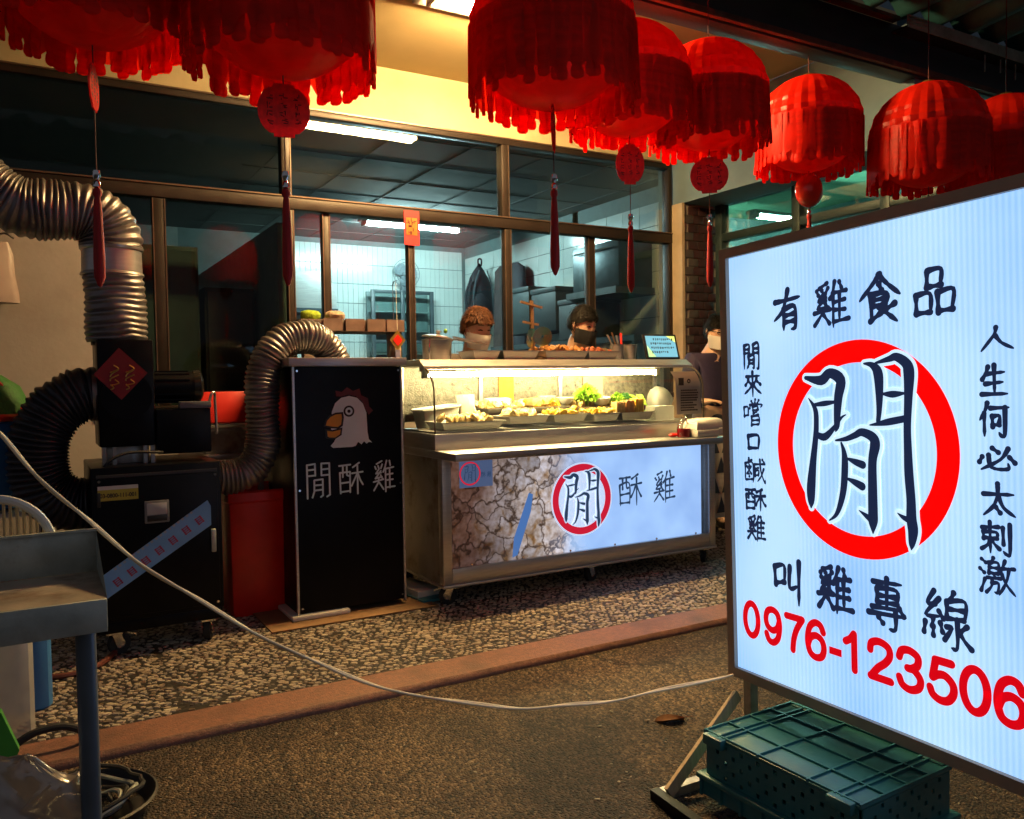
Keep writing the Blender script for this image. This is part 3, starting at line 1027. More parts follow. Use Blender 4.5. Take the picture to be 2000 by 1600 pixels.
for s in (-1, 1):
    t = holed(L2 * 2 - .02, .062, .171, 5, 17)
    t.v = [(s * (W2 - .004) + p[1], p[0], p[2]) for p in t.v]
    cbuild(t, 'side_wall')
    t = holed(W2 * 2 - .02, .062, .171, 5, 12)
    t.v = [(p[0], s * (L2 - .004) + p[1], p[2]) for p in t.v]
    cbuild(t, 'side_wall')
    for q in (-1, 1):
        cbuild(MB().box(s * W2 - .02, s * W2 + .012, q * (L2 - .05) - .035, q * (L2 - .05) + .035, .155, .184, .004), 'corner_lug')
cbuild(MB().box(-W2 - .016, W2 + .016, -L2 - .016, L2 + .016, .045, .061, .004), 'rim')
for s in (-1, 1):
    cbuild(MB().box(s * W2 - .004, s * W2 + .004, -L2, L2, 0, .046), 'lower_skirt')
    cbuild(MB().box(-W2, W2, s * L2 - .004, s * L2 + .004, 0, .046), 'lower_skirt')
    for y in np.linspace(-L2, L2, 8):
        cbuild(MB().box(s * (W2 + .007) - .006, s * (W2 + .007) + .006, y - .004, y + .004, 0, .046), 'skirt_rib')

# ================================================================== food cart
CT = thing('food_cart', (2.64, 3.95, 0), 'stainless steel food cart with lit picture panel and glass display case', 'cart')
X0, X1, YF, YB = 1.735, 3.545, 3.69, 4.33
S = STEEL
for a, b, c, d in ((X0, X0 + .05, YF, YF + .05), (X1 - .05, X1, YF, YF + .05), (X0, X0 + .05, YB - .05, YB), (X1 - .05, X1, YB - .05, YB)):
    MB().box(a, b, c, d, .11, .735, .003).build('corner_post', S, CT)
MB().box(X0 + .05, X1 - .05, YF, YF + .04, .11, .188, .003).build('bottom_rail', S, CT)
MB().box(X0 - .004, X1 + .004, YF - .006, YB, .094, .109, .003).build('floor_edge', S, CT)
MB().box(X0 + .004, X0 + .012, YF + .05, YB - .05, .11, .735).build('side_panel', STEEL_OLD, CT)
MB().box(X1 - .012, X1 - .004, YF + .05, YB - .05, .11, .735).build('side_panel', STEEL_OLD, CT)
MB().box(X0 + .05, X1 - .05, YB - .02, YB - .01, .11, .735).build('back_panel', S, CT)
MB().box(X0, X1, 3.535, YB + .02, .737, .775, .004).build('counter', S, CT)
MB().box(X0 + .01, X1 + .02, 3.785, YB, .7755, .855, .003).build('case_plinth', S, CT)


def picture_mat():
    """backlit print: fried chicken pieces on the left fading to pale blue"""
    m, n, l, b = newmat('backlit_food_print')
    tc = n.new('ShaderNodeTexCoord')
    sp = n.new('ShaderNodeSeparateXYZ')
    l.new(tc.outputs['Object'], sp.inputs[0])
    nz = n.new('ShaderNodeTexNoise')
    nz.inputs['Scale'].default_value = 7
    nz.inputs['Detail'].default_value = 4
    l.new(tc.outputs['Object'], nz.inputs['Vector'])
    # battered pieces: irregular cells, pale crusts, golden patches, dark gaps
    mv = n.new('ShaderNodeMixRGB')
    mv.inputs[0].default_value = .22
    l.new(tc.outputs['Object'], mv.inputs[1])
    l.new(nz.outputs['Color'], mv.inputs[2])
    vo = n.new('ShaderNodeTexVoronoi')
    vo.inputs['Scale'].default_value = 9.5
    l.new(mv.outputs[0], vo.inputs['Vector'])
    ve = n.new('ShaderNodeTexVoronoi')
    ve.feature = 'DISTANCE_TO_EDGE'
    ve.inputs['Scale'].default_value = 9.5
    l.new(mv.outputs[0], ve.inputs['Vector'])
    n1 = n.new('ShaderNodeTexNoise')
    n1.inputs['Scale'].default_value = 13
    n1.inputs['Detail'].default_value = 4
    n1.inputs['Distortion'].default_value = .8
    l.new(tc.outputs['Object'], n1.inputs['Vector'])
    rg = n.new('ShaderNodeValToRGB')
    e = rg.color_ramp.elements
    e[0].position, e[0].color = .34, (.36, .21, .09, 1)
    e[1].position, e[1].color = .66, (.66, .63, .68, 1)
    x = e.new(.46)
    x.color = (.58, .50, .46, 1)
    l.new(n1.outputs['Fac'], rg.inputs[0])
    cb = n.new('ShaderNodeMapRange')
    cb.inputs['To Min'].default_value = .55
    cb.inputs['To Max'].default_value = 1.1
    l.new(vo.outputs['Color'], cb.inputs['Value'])
    mc = n.new('ShaderNodeMixRGB')
    mc.blend_type = 'MULTIPLY'
    mc.inputs[0].default_value = 1
    l.new(rg.outputs[0], mc.inputs[1])
    l.new(cb.outputs[0], mc.inputs[2])
    eg = n.new('ShaderNodeMapRange')
    eg.interpolation_type = 'SMOOTHSTEP'
    eg.inputs['From Max'].default_value = .075
    l.new(ve.outputs['Distance'], eg.inputs['Value'])
    r = n.new('ShaderNodeMixRGB')
    r.inputs[1].default_value = (.09, .06, .045, 1)
    l.new(eg.outputs[0], r.inputs[0])
    l.new(mc.outputs[0], r.inputs[2])
    n2 = n.new('ShaderNodeTexNoise')
    n2.inputs['Scale'].default_value = 38
    n2.inputs['Detail'].default_value = 5
    l.new(tc.outputs['Object'], n2.inputs['Vector'])
    r3 = n.new('ShaderNodeValToRGB')
    r3.color_ramp.elements[0].position, r3.color_ramp.elements[0].color = .32, (.6, .5, .4, 1)
    r3.color_ramp.elements[1].position, r3.color_ramp.elements[1].color = .6, (1.1, 1.08, 1.05, 1)
    l.new(n2.outputs['Fac'], r3.inputs[0])
    m2 = n.new('ShaderNodeMixRGB')
    m2.blend_type = 'MULTIPLY'
    m2.inputs[0].default_value = 1
    l.new(r.outputs[0], m2.inputs[1])
    l.new(r3.outputs[0], m2.inputs[2])
    # left to right fade of the print (object x runs -.82 .. .82)
    ad = n.new('ShaderNodeMath')
    ad.operation = 'MULTIPLY_ADD'
    ad.inputs[1].default_value = .22
    l.new(nz.outputs['Fac'], ad.inputs[0])
    l.new(sp.outputs['X'], ad.inputs[2])
    fr = n.new('ShaderNodeMapRange')
    fr.interpolation_type = 'SMOOTHSTEP'
    fr.inputs['From Min'].default_value = -.16
    fr.inputs['From Max'].default_value = .16
    l.new(ad.outputs[0], fr.inputs['Value'])
    # darker, redder corner of the print at the far left
    rd = n.new('ShaderNodeMapRange')
    rd.inputs['From Min'].default_value = -.60
    rd.inputs['From Max'].default_value = -.22
    l.new(ad.outputs[0], rd.inputs['Value'])
    m4 = n.new('ShaderNodeMixRGB')
    m4.blend_type = 'MULTIPLY'
    m4.inputs[0].default_value = 1
    r4 = n.new('ShaderNodeValToRGB')
    r4.color_ramp.elements[0].color = (.19, .11, .085, 1)
    r4.color_ramp.elements[1].color = (1, 1, 1, 1)
    l.new(rd.outputs[0], r4.inputs[0])
    l.new(m2.outputs[0], m4.inputs[1])
    l.new(r4.outputs[0], m4.inputs[2])
    m3 = n.new('ShaderNodeMixRGB')
    m3.inputs[2].default_value = (.35, .57, .95, 1)
    l.new(fr.outputs[0], m3.inputs[0])
    l.new(m4.outputs[0], m3.inputs[1])
    # uneven print wash
    n5 = n.new('ShaderNodeTexNoise')
    n5.inputs['Scale'].default_value = 3.2
    n5.inputs['Detail'].default_value = 3
    l.new(tc.outputs['Object'], n5.inputs['Vector'])
    r5 = n.new('ShaderNodeValToRGB')
    r5.color_ramp.elements[0].position, r5.color_ramp.elements[0].color = .35, (.72, .74, .82, 1)
    r5.color_ramp.elements[1].position, r5.color_ramp.elements[1].color = .7, (1.05, 1.02, 1, 1)
    l.new(n5.outputs['Fac'], r5.inputs[0])
    m6 = n.new('ShaderNodeMixRGB')
    m6.blend_type = 'MULTIPLY'
    m6.inputs[0].default_value = 1
    l.new(m3.outputs[0], m6.inputs[1])
    l.new(r5.outputs[0], m6.inputs[2])
    l.new(m6.outputs[0], b.inputs['Emission Color'])
    b.inputs['Emission Strength'].default_value = 1.15
    b.inputs['Base Color'].default_value = (.05, .05, .05, 1)
    b.inputs['Specular IOR Level'].default_value = .25
    b.inputs['Roughness'].default_value = .3
    return m


# the panel carries its own centre as object origin so the print sits on it
pm = protomesh(MB().box(-.83, .83, 0, .006, -.275, .275), 'panel', picture_mat(), 0)
panel = share('picture_panel', pm, CT, (2.62, 3.712, .462))
ROOTLOC[panel.name] = CT.location[:]
PNAVY = emit('panel_navy_ink', (.02, .045, .10), 1., (.01, .015, .04))
PRED = emit('panel_red_ink', (.58, .010, .035), 1., (.1, .005, .01))
PHALO = emit('panel_white_outline', (.50, .66, .92), 1.)
Lx, Lz, Lr = 2.585, .468, .193


def pb(mb, name, mat):
    return mb.build(name, mat, CT, smooth=0)


mb = MB()
ring(mb, Lx, Lz, .0, Lr * 1.045, 3.7105)
pb(mb, 'emblem_ground', PHALO)
mb = MB()
ring(mb, Lx, Lz, Lr * .80, Lr, 3.7095)
pb(mb, 'red_ring', PRED)
mb = MB()
emblem(mb, Lx, Lz, Lr, 3.7085, .012)
pb(mb, 'emblem_outline', PHALO)
mb = MB()
emblem(mb, Lx, Lz, Lr, 3.7070)
pb(mb, 'emblem_character', PNAVY)
for ch, x in (('酥', 2.915), ('雞', 3.165)):
    mb = MB()
    glyph(mb, ch, x, .49, .165, .19, .0155, 3.7095)
    pb(mb, 'character', PNAVY)
# small printed inset sign and the blue scoop in the photograph print
pb(MB().box(1.84, 2.03, 3.7100, 3.7104, .585, .735), 'printed_inset', emit('inset_blue', (.06, .09, .18), 1., (.03, .03, .05)))
mb = MB()
ring(mb, 1.90, .655, .052, .060, 3.7088)
pb(mb, 'printed_ring', PRED)
mb = MB()
emblem(mb, 1.90, .655, .056, 3.7086)
pb(mb, 'printed_emblem', PNAVY)
mb = MB()
for ch, x in (('酥', 1.975), ('雞', 2.01)):
    glyph(mb, ch, x, .645, .026, .03, .003, 3.7094)
pb(mb, 'printed_characters', PNAVY)
pb(MB().prism([(2.14, .20), (2.17, .21), (2.255, .43), (2.27, .52), (2.245, .53), (2.2, .42), (2.15, .30)], 3.7092, 3.7104), 'printed_scoop', emit('scoop_blue', (.06, .16, .42), 1., (.03, .05, .1)))
for x in (1.9, 2.2, 2.5, 2.8, 3.1, 3.4):
    for zz in (.195, .730):
        MB().cyl((x, 3.704, zz), (x, 3.71, zz), .006, n=8).build('screw', CHROME, CT)


def caster(parent, x, y, zt, r=.045, ang=0., world=True):
    c_, s_ = math.cos(ang), math.sin(ang)
    w = MB()
    cx_, cy_ = x + .02 * c_, y + .02 * s_
    w.cyl((cx_ - s_ * .013, cy_ + c_ * .013, r), (cx_ + s_ * .013, cy_ - c_ * .013, r), r, n=18)
    wheel = w.build('caster_wheel', RUBBER, parent)
    h = MB()
    h.cyl((cx_ - s_ * .0145, cy_ + c_ * .0145, r), (cx_ + s_ * .0145, cy_ - c_ * .0145, r), r * .45, n=12)
    h.build('hub', CHROME, wheel)
    f = MB()
    for q in (-1, 1):
        a = (cx_ + s_ * .019 * q, cy_ - c_ * .019 * q)
        f.bar((a[0], a[1], r * .8), (x + s_ * .019 * q, y - c_ * .019 * q, zt - .006), .004, .035, (c_, s_, 0))
    f.box(x - .03, x + .03, y - .03, y + .03, zt - .008, zt)
    f.bar((cx_ + c_ * .03, cy_ + s_ * .03, r * 1.9), (cx_ + c_ * .07, cy_ + s_ * .07, r * 1.5), .03, .005)
    f.build('caster_fork', CHROME, parent)


for x, y, a in ((1.80, 3.74, 2.4), (2.64, 3.74, .3), (3.49, 3.74, .6), (1.80, 4.27, 1.), (3.49, 4.27, 2.)):
    caster(CT, x, y, .0935, .045, a)

# glass case: curved front
case = []
for t in np.linspace(0, 1, 9):
    a = t * math.pi / 2
    case.append((3.80 + .17 * (1 - math.cos(a)), 1.06 + .14 * math.sin(a)))
case = [(3.795, .857)] + case
mb = MB()
for x in (1.75, 3.555):
    for y, zz in case:
        mb.v.append((x, y, zz))
k = len(case)
mb.f = [(i, i + k, i + k + 1, i + 1) for i in range(k - 1)]
mb.build('front_glass', CASEGLASS, CT)
for x in (1.752, 3.553):
    MB().prism([(-p[0], p[1]) for p in case] + [(-4.25, 1.2), (-4.25, .857)], 0, .004)
    m_ = MB()
    pts = case + [(4.26, 1.2), (4.26, .857)]
    m_.add([(x, y, zz) for y, zz in pts], [tuple(range(len(pts)))])
    m_.build('end_glass', CASEGLASS, CT)
    MB().tube([(x, y, zz) for y, zz in case], .005, 8).build('edge_trim', pbr('case_edge_%d' % int(x), (.1, .08, .06), .4, .5), CT)
MB().box(X0 + .01, X1 + .02, 3.96, 4.36, 1.202, 1.236, .004).build('top_shelf', S, CT)
m_ = MB()
for x in (X0 + .01, X1 + .02):
    m_.v += [(x, 3.962, 1.236), (x, 3.905, 1.200), (x, 3.902, 1.184), (x, 3.960, 1.184)]
m_.f = [(0, 1, 5, 4), (1, 2, 6, 5), (2, 3, 7, 6), (3, 2, 1, 0), (4, 5, 6, 7)]
m_.build('top_shelf_lip', S, CT)
for x in (1.76, 2.25, 2.80, 3.545):
    MB().box(x - .011, x + .011, 4.235, 4.257, .857, 1.2).build('back_post', S, CT)
WETGLASS = pbr('wet_rear_glass', (.09, .082, .07), .3, 0, .6, 45, .4, 120, spec=.5, dirt=(.15, .13, .10), dscale=14)
for a, b in ((1.775, 2.235), (2.265, 2.785), (2.815, 3.53)):
    MB().box(a, b, 4.244, 4.248, .9, 1.2).build('rear_pane', WETGLASS, CT)
MB().box(X0 + .02, X1, 3.81, 4.24, .857, .866).build('case_floor', S, CT)
# the case's own lit tube
MB().cyl((1.80, 3.985, 1.158), (3.33, 3.985, 1.158), .013, n=12).build('light_tube', CARTTUBE, CT)
MB().box(1.77, 3.36, 3.966, 4.02, 1.174, 1.2).build('tube_housing', WHITEP, CT)
for x in (1.785, 3.345):
    MB().box(x - .014, x + .014, 3.968, 4.0, 1.138, 1.176, .003).build('tube_holder', WHITEP, CT)
# price sheet stuck inside the curved glass at the right end
sh = []
mb = MB()
cs = [p for p in case if p[1] < 1.16]
for x in (3.345, 3.54):
    mb.v += [(x, y + .008, zz) for y, zz in [(3.795, .90)] + cs[1:]]
k = len(cs)
mb.f = [(i, i + k, i + k + 1, i + 1) for i in range(k - 1)]
mb.build('price_sheet', pbr('price_paper', (.72, .62, .56), .6, 0, .06, 8), CT)
INK = pbr('ink', (.05, .03, .025), .7)
mb = MB()
for r_ in range(9):
    zz = 1.045 - r_ * .015
    x = 3.375
    while x < 3.50 - (.03 if r_ in (5, 7) else 0):
        w = random.uniform(.006, .014)
        mb.box(x, x + w, 3.796, 3.799, zz - .004, zz + .004)
        x += w + .004
mb.build('price_lines', INK, CT)
mb = MB()
ring(mb, 3.44, 1.10, .006, .014, 3.80)
mb.build('price_emblem', INK, CT)
MB().box(3.36, 3.40, 3.80, 3.803, 1.075, 1.12).build('price_picture', INK, CT)

# ================================================================== lanterns
def lantern_mesh(R_):
    mb = MB()
    n, m = 96, 40
    for i in range(m + 1):
        t = math.pi * i / m
        for k_ in range(n):
            a = 2 * math.pi * k_ / n
            q = math.sin(t)
            rr = R_ * (1 + .026 * math.cos(12 * a + 11 * t) * math.cos(12 * a - 11 * t) * q)
            mb.v.append((rr * q * math.cos(a), rr * q * math.sin(a), .93 * R_ * math.cos(t) + R_ * .93))
    mb.f = [(i * n + k_, (i + 1) * n + k_, (i + 1) * n + (k_ + 1) % n, i * n + (k_ + 1) % n) for i in range(m) for k_ in range(n)]
    return protomesh(mb, 'lantern_shell', LANT, 0)


LM = lantern_mesh(.265)
STRANDS = []
for q in range(4):
    mb = MB()
    w = .022
    # ribbon with a soft curve and a knotted bulb end
    prof = [(0, w), (-.25, w * .98), (-.55, w * .92), (-.8, w * .8), (-.855, w * .62), (-.88, w * .75), (-.93, w * .84), (-.975, w * .8), (-1, w * .5)]
    sw = random.uniform(-.012, .012)
    for zz, hw in prof:
        dx = sw * zz * zz
        th = .0025 if zz > -.82 else .0055
        mb.v += [(dx - hw, 0, zz), (dx, -th, zz), (dx + hw, 0, zz), (dx, th, zz)]
    for i in range(len(prof) - 1):
        for k_ in range(4):
            mb.f.append((i * 4 + k_, i * 4 + (k_ + 1) % 4, i * 4 + 4 + (k_ + 1) % 4, i * 4 + 4 + k_))
    STRANDS.append(protomesh(mb, 'strand', FRINGE, 60))


def plaque(kind):
    """flat lantern-shaped card, width 1 height 1, facing -y"""
    out = []
    for s in (1, -1):
        for t in [-1, -.86, -.84, -.7, -.5, -.25, 0, .25, .5, .7, .84, .86, 1]:
            tt = t * s
            hw = .20 if abs(tt) > .84 else .5 * math.sqrt(max(.05, 1 - (tt / .98) ** 2)) ** .85
            out.append((s * hw, -tt * .5 if s > 0 else -tt * .5))
    return MB().prism(out, -.02, .02)


PLQ = protomesh(plaque(0), 'plaque', REDCARD, 20)
mb = MB()
for cx_ in (-.27, 0, .27):
    for i in range(4):
        zz = .24 - i * .15
        for _ in range(4):
            a, b = random.uniform(-.05, .05), random.uniform(-.05, .05)
            mb.obox((cx_ + a, -.024, zz + b), (random.uniform(.03, .09), .004, .016), (0, random.choice((0, 1.57, .4)), 0))
PLQMARK = protomesh(mb, 'plaque_marks', DKRED, 0)
mb = MB()
mb.lathe([(.0, 0), (.011, -.006), (.013, -.02), (.008, -.03), (.0095, -.04), (.012, -.07), (.016, -.21), (.0155, -.26), (.006, -.285), (0, -.29)], 12)
TASS = protomesh(mb, 'tassel', pbr('red_tassel_thread', (.45, .008, .008), .6, 0, .3, 120, .3, 300, stretch=(1, 1, .05)), 40)
mb = MB()
mb.lathe([(0, .05), (.01, .047), (.012, .03), (.006, .02), (.011, .012), (.011, 0), (.004, -.004)], 10)
BEAD = protomesh(mb, 'bead', CHROME, 40)
THREAD = pbr('dark_red_cord', (.12, .02, .02), .7)


def lantern(x, y, zb, size, plq, plq_z, plq_w, plq_h, plq_rot, tass_z, label, shape='plaque', fr=1.0):
    s = size / .265
    L = thing('red_lantern', (x, y, zb), label, 'lantern', 'red fringed lanterns along the eaves')
    o = share('shell', LM, L, (0, 0, 0), (0, 0, random.uniform(0, 6)), (s, s, s), world=False)
    nst = 50
    for k_ in range(nst):
        a = 2 * math.pi * (k_ + random.uniform(-.25, .25)) / nst
        rr = size * 1.006
        ln = size * random.uniform(.88, 1.01)
        share('fringe_strand', STRANDS[k_ % 4], L, (rr * math.cos(a), rr * math.sin(a), size * .92 + .01), (random.uniform(-.04, .04), random.uniform(-.04, .04), a + math.pi / 2 + random.uniform(-.25, .25)), (random.uniform(.95, 1.15), 1.2, ln), world=False)
    sk = MB()
    for i, (zz, f_) in enumerate(((.98, .995), (.6, 1.016), (.34, 1.018), (.17, 1.012))):
        for q in range(84):
            a = 2 * math.pi * q / 84
            rr = size * f_ * (1 + .010 * math.cos(q * math.pi))
            sk.v.append((rr * math.cos(a), rr * math.sin(a), size * zz + (random.uniform(-.025, .025) if i == 3 else 0)))
    for i in range(3):
        sk.f += [(i * 84 + q, i * 84 + (q + 1) % 84, i * 84 + 84 + (q + 1) % 84, i * 84 + 84 + q) for q in range(84)]
    sk.build('fringe_band', FRINGE, L, world=False, smooth=60)
    MB().lathe([(0, size * 1.9), (.03, size * 1.9), (.05, size * 1.84), (0, size * 1.80)], 16).build('top_cap', GOLD, L, world=False)
    MB().cyl((0, 0, size * 1.88), (0, 0, 3.13 - zb), .0028, n=6).build('hanging_wire', THREAD, L, world=False)
    MB().cyl((0, 0, .0), (0, 0, plq_z - zb + plq_h * .48), .002, n=6).build('loop_cord', THREAD, L, world=False)
    if shape == 'plaque':
        p = share('plaque', PLQ, L, (0, 0, plq_z - zb), (0, 0, plq_rot), (plq_w, .12, plq_h), world=False)
        share('plaque_marks', PLQMARK, p, (0, 0, 0), world=False)
    else:
        MB().blob((0, 0, plq_z - zb), (plq_w / 2, plq_w / 2 * .7, plq_h / 2), n=20, m=12).build('glossy_bauble', REDBAUB, L, world=False)
    MB().cyl((0, 0, plq_z - zb - plq_h * .45), (0, 0, tass_z - zb), .0018, n=6).build('tassel_cord', THREAD, L, world=False)
    share('bead', BEAD, L, (0, 0, tass_z - zb), world=False)
    share('tassel', TASS, L, (0, 0, tass_z - zb), world=False)
    return L


for nm in ('bead', 'tassel', 'plaque'):
    ROOTLOC[nm] = (0, 0, 0)
_share = share


def share(name, me, parent, loc, rot=(0, 0, 0), scale=(1, 1, 1), world=True):
    ROOTLOC.setdefault(parent.name, (0, 0, 0))
    return _share(name, me, parent, loc, rot, scale, world)


REDBAUB = pbr('glossy_red_bauble', (.75, .04, .02), .08, 0, .1, 5, coat=.6)
FACE = R(-14)
lantern(.185, 2.70, 2.106, .25, True, 1.985, .135, .13, R(76), 1.70, 'red fringed lantern cut by the top left corner, its plaque edge on')
lantern(.671, 2.47, 2.027, .267, True, 1.925, .150, .155, R(-14), 1.70, 'big red fringed lantern with round plaque in front of the left windows')
lantern(1.539, 2.35, 2.03, .273, True, 1.96, .14, .15, R(52), 1.76, 'big red fringed lantern with its plaque turned edge on, near top middle', fr=.85)
lantern(2.257, 2.85, 2.162, .257, True, 2.04, .125, .17, R(-24), 1.78, 'red fringed lantern half hidden behind the big middle one', fr=.85)
lantern(2.762, 2.90, 2.179, .266, True, 2.06, .175, .165, R(-40), 1.83, 'red fringed lantern above the brick pillar, round plaque below')
lantern(3.557, 3.00, 2.189, .262, True, 2.09, .17, .18, 0, 1.97, 'red fringed lantern with a glossy red bauble below', shape='bauble')
lantern(3.89, 2.55, 2.05, .272, True, 1.93, .12, .13, R(60), 1.60, 'red fringed lantern above the lightbox sign, purple lit on its right', fr=.92)
lantern(4.62, 2.58, 2.09, .285, True, 1.95, .12, .13, R(60), 1.62, 'red fringed lantern cut by the right edge above the sign')

# ================================================================== black exhaust cabinet with rooster emblem
BC = thing('exhaust_cabinet', (1.33, 4.05, 0), 'tall black cabinet with white rooster head and lettering', 'cabinet')
MB().box(1.055, 1.60, 3.856, 4.28, .035, 1.2, .004).build('body', BLACKM, BC)
MB().box(1.062, 1.592, 3.848, 3.857, .04, 1.197).build('front_panel', BLACKSH, BC)
for x in (1.056, 1.594):
    MB().box(x - .005, x + .005, 3.842, 3.86, .03, 1.2).build('edge_trim', STEEL, BC)
MB().box(1.035, 1.62, 3.83, 4.30, 1.201, 1.242, .003).build('top_cap', STEEL, BC)
MB().box(1.02, 1.30, 3.82, 4.25, .013, .034, .006).build('base_tray', FOAM, BC)
for x in (1.075, 1.58):
    for zz in (.06, .62, 1.18):
        MB().cyl((x, 3.8455, zz), (x, 3.8485, zz), .005, n=8).build('screw', CHROME, BC)
YS = 3.8470
GREYINK = pbr('light_grey_vinyl', (.66, .82, .88), .5, 0, .06, 8)
mb = MB().prism([(1.232, .90), (1.238, .985), (1.255, 1.025), (1.285, 1.05), (1.325, 1.058), (1.365, 1.048), (1.393, 1.02), (1.41, .975), (1.414, .88), (1.42, .845), (1.437, .828), (1.42, .832), (1.408, .824), (1.395, .836), (1.382, .822), (1.365, .835), (1.352, .816), (1.335, .812), (1.24, .812), (1.228, .822), (1.245, .84), (1.262, .87), (1.25, .89)], YS - .0006, YS)
mb.build('rooster_head', GREYINK, BC, smooth=0)
mb = MB().prism([(1.262, 1.058), (1.258, 1.085), (1.29, 1.078), (1.315, 1.10), (1.345, 1.082), (1.378, 1.093), (1.385, 1.06), (1.42, 1.045), (1.425, 1.005), (1.445, .985), (1.422, .965), (1.408, .99), (1.39, 1.03), (1.36, 1.055), (1.32, 1.064), (1.285, 1.056)], YS - .0004, YS + .0003)
mb.build('rooster_comb', pbr('dark_red_vinyl', (.09, .004, .010), .5), BC, smooth=0)
ORV = pbr('orange_vinyl', (.62, .30, .03), .5)
DKV = pbr('black_vinyl', (.006, .006, .008), .5)
MB().prism([(1.196, .915), (1.205, .945), (1.225, .968), (1.255, .980), (1.293, .982), (1.296, .955), (1.290, .915), (1.268, .902), (1.235, .906)], YS - .0014, YS - .0008).build('beak_outline', DKV, BC, smooth=0)
MB().prism([(1.205, .86), (1.2, .905), (1.24, .898), (1.288, .908), (1.283, .872), (1.25, .853), (1.215, .856)], YS - .0013, YS - .0007).build('beak_outline', DKV, BC, smooth=0)
MB().prism([(1.206, .920), (1.213, .942), (1.230, .960), (1.256, .971), (1.284, .973), (1.286, .952), (1.281, .922), (1.265, .911), (1.237, .914)], YS - .0020, YS - .0015).build('upper_beak', ORV, BC, smooth=0)
MB().prism([(1.214, .868), (1.212, .895), (1.24, .890), (1.279, .898), (1.275, .876), (1.25, .861), (1.222, .863)], YS - .0019, YS - .0014).build('lower_beak', ORV, BC, smooth=0)
mb = MB()
ring(mb, 1.322, .985, .0, .027, YS - .0016)
mb.build('eye_ring', DKV, BC, smooth=0)
mb = MB()
ring(mb, 1.322, .985, .008, .018, YS - .0021)
mb.build('eye', GREYINK, BC, smooth=0)
for ch, x, zz, w, h in (('閒', 1.165, .660, .128, .175), ('酥', 1.325, .660, .125, .165), ('雞', 1.495, .66, .118, .162)):
    mb = MB()
    glyph(mb, ch, x, zz, w, h, .0085, YS - .0004, 'mono', .6)
    mb.build('character', GREYINK, BC, smooth=0)
tag(MB().box(.90, 1.72, 3.72, 4.3, .006, .012).build('cardboard_mat', CARD), 'brown cardboard sheet on the floor under the black cabinet', 'cardboard')
tag(MB().obox((1.72, 4.03, .035), (.14, .30, .035), (0, 0, .15), .004).build('foam_block', FOAM), 'white foam slab on the floor between black cabinet and cart', 'foam')
tag(MB().obox((1.735, 3.98, .014), (.17, .34, .012), (0, 0, .12)).build('teal_board', pbr('teal_board', (.05, .25, .28), .5)), 'teal board under the white foam slab by the cart', 'board')

# ================================================================== ducts
def duct(path, r, pitch, name, label, amp=.055, n=36, mat=None):
    P = catmull(path, 60)
    # resample evenly
    acc, out, last = 0, [P[0]], P[0]
    stp = pitch / 5
    for p in P[1:]:
        seg = (p - last).length
        while acc + seg >= stp and seg > 1e-9:
            t = (stp - acc) / seg
            last = last.lerp(p, t)
            out.append(last)
            seg = (p - last).length
            acc = 0
        acc += seg
        last = p
    rad = []
    for i in range(len(out)):
        ph = (i % 5) / 5
        tri = 1 - abs(2 * ph - 1)
        rad.append(r * (1 + amp * (tri * 2 - 1) + random.uniform(-.004, .004)))
    for i in range(0, len(out), 5):                      # pulled and squeezed rings
        j = random.uniform(-.25, .25) * pitch
        k2 = random.uniform(-.018, .014) * r
        for q in range(5):
            if i + q < len(out):
                rad[i + q] += k2
                if 0 < i + q < len(out) - 1:
                    out[i + q] = out[i + q] + (out[i + q + 1] - out[i + q - 1]).normalized() * j * .4
    mb = MB().tube(out, rad, n, cap=False)
    ph = random.uniform(0, 6)
    mb.v = [(x + .0035 * math.sin(23 * z + 31 * x + ph), y + .004 * math.sin(19 * x + 27 * z + ph), z + .0035 * math.sin(29 * x + 17 * y + 11 * z + ph)) for x, y, z in mb.v]
    o = mb.build(name, mat or DUCTM, smooth=70)
    return tag(o, label, 'duct')


duct([(.335, 4.0, 1.318), (.332, 4.0, 1.45), (.325, 4.0, 1.60)], .122, .026, 'flexible_duct', 'silver corrugated duct collar standing on the black blower', .035)
tag(MB().lathe([(.118, 0), (.128, .004), (.126, .012), (.121, .016), (.119, .108), (.126, .113), (.128, .122), (.12, .126)], 36, (.323, 4.0, 1.598)).build('duct_sleeve', STEEL), 'smooth steel sleeve joining the two upper duct pieces', 'duct')
duct([(.322, 4.0, 1.715), (.318, 4.0, 1.77), (.285, 4.0, 1.83), (.21, 4.0, 1.865), (.10, 4.0, 1.865), (-.02, 4.0, 1.872), (-.12, 4.0, 1.93), (-.2, 4.0, 2.02), (-.34, 4.02, 2.2), (-.7, 4.05, 2.5), (-1.2, 4.1, 2.7), (-2.2, 4.1, 2.8)], .122, .024, 'flexible_duct', 'silver corrugated duct bending left out of the picture', .05)
duct([(.255, 4.02, 1.09), (.19, 4.02, 1.085), (.10, 4.02, 1.035), (.035, 4.02, .93), (.015, 4.02, .80), (.05, 4.02, .68), (.14, 4.02, .62), (.21, 4.02, .615)], .115, .022, 'flexible_duct', 'shaded corrugated duct looping beside the black machine', .06, mat=DUCTSHADE)
duct([(.70, 4.02, .695), (.78, 4.02, .688), (.86, 4.02, .70), (.925, 4.02, .76), (.955, 4.02, .87), (.952, 4.02, 1.0), (.955, 4.02, 1.12), (.985, 4.02, 1.24), (1.06, 4.03, 1.325), (1.17, 4.05, 1.352), (1.27, 4.07, 1.325), (1.325, 4.08, 1.262), (1.335, 4.08, 1.235)], .078, .021, 'flexible_duct', 'silver corrugated duct arching onto the tall black cabinet', .07)

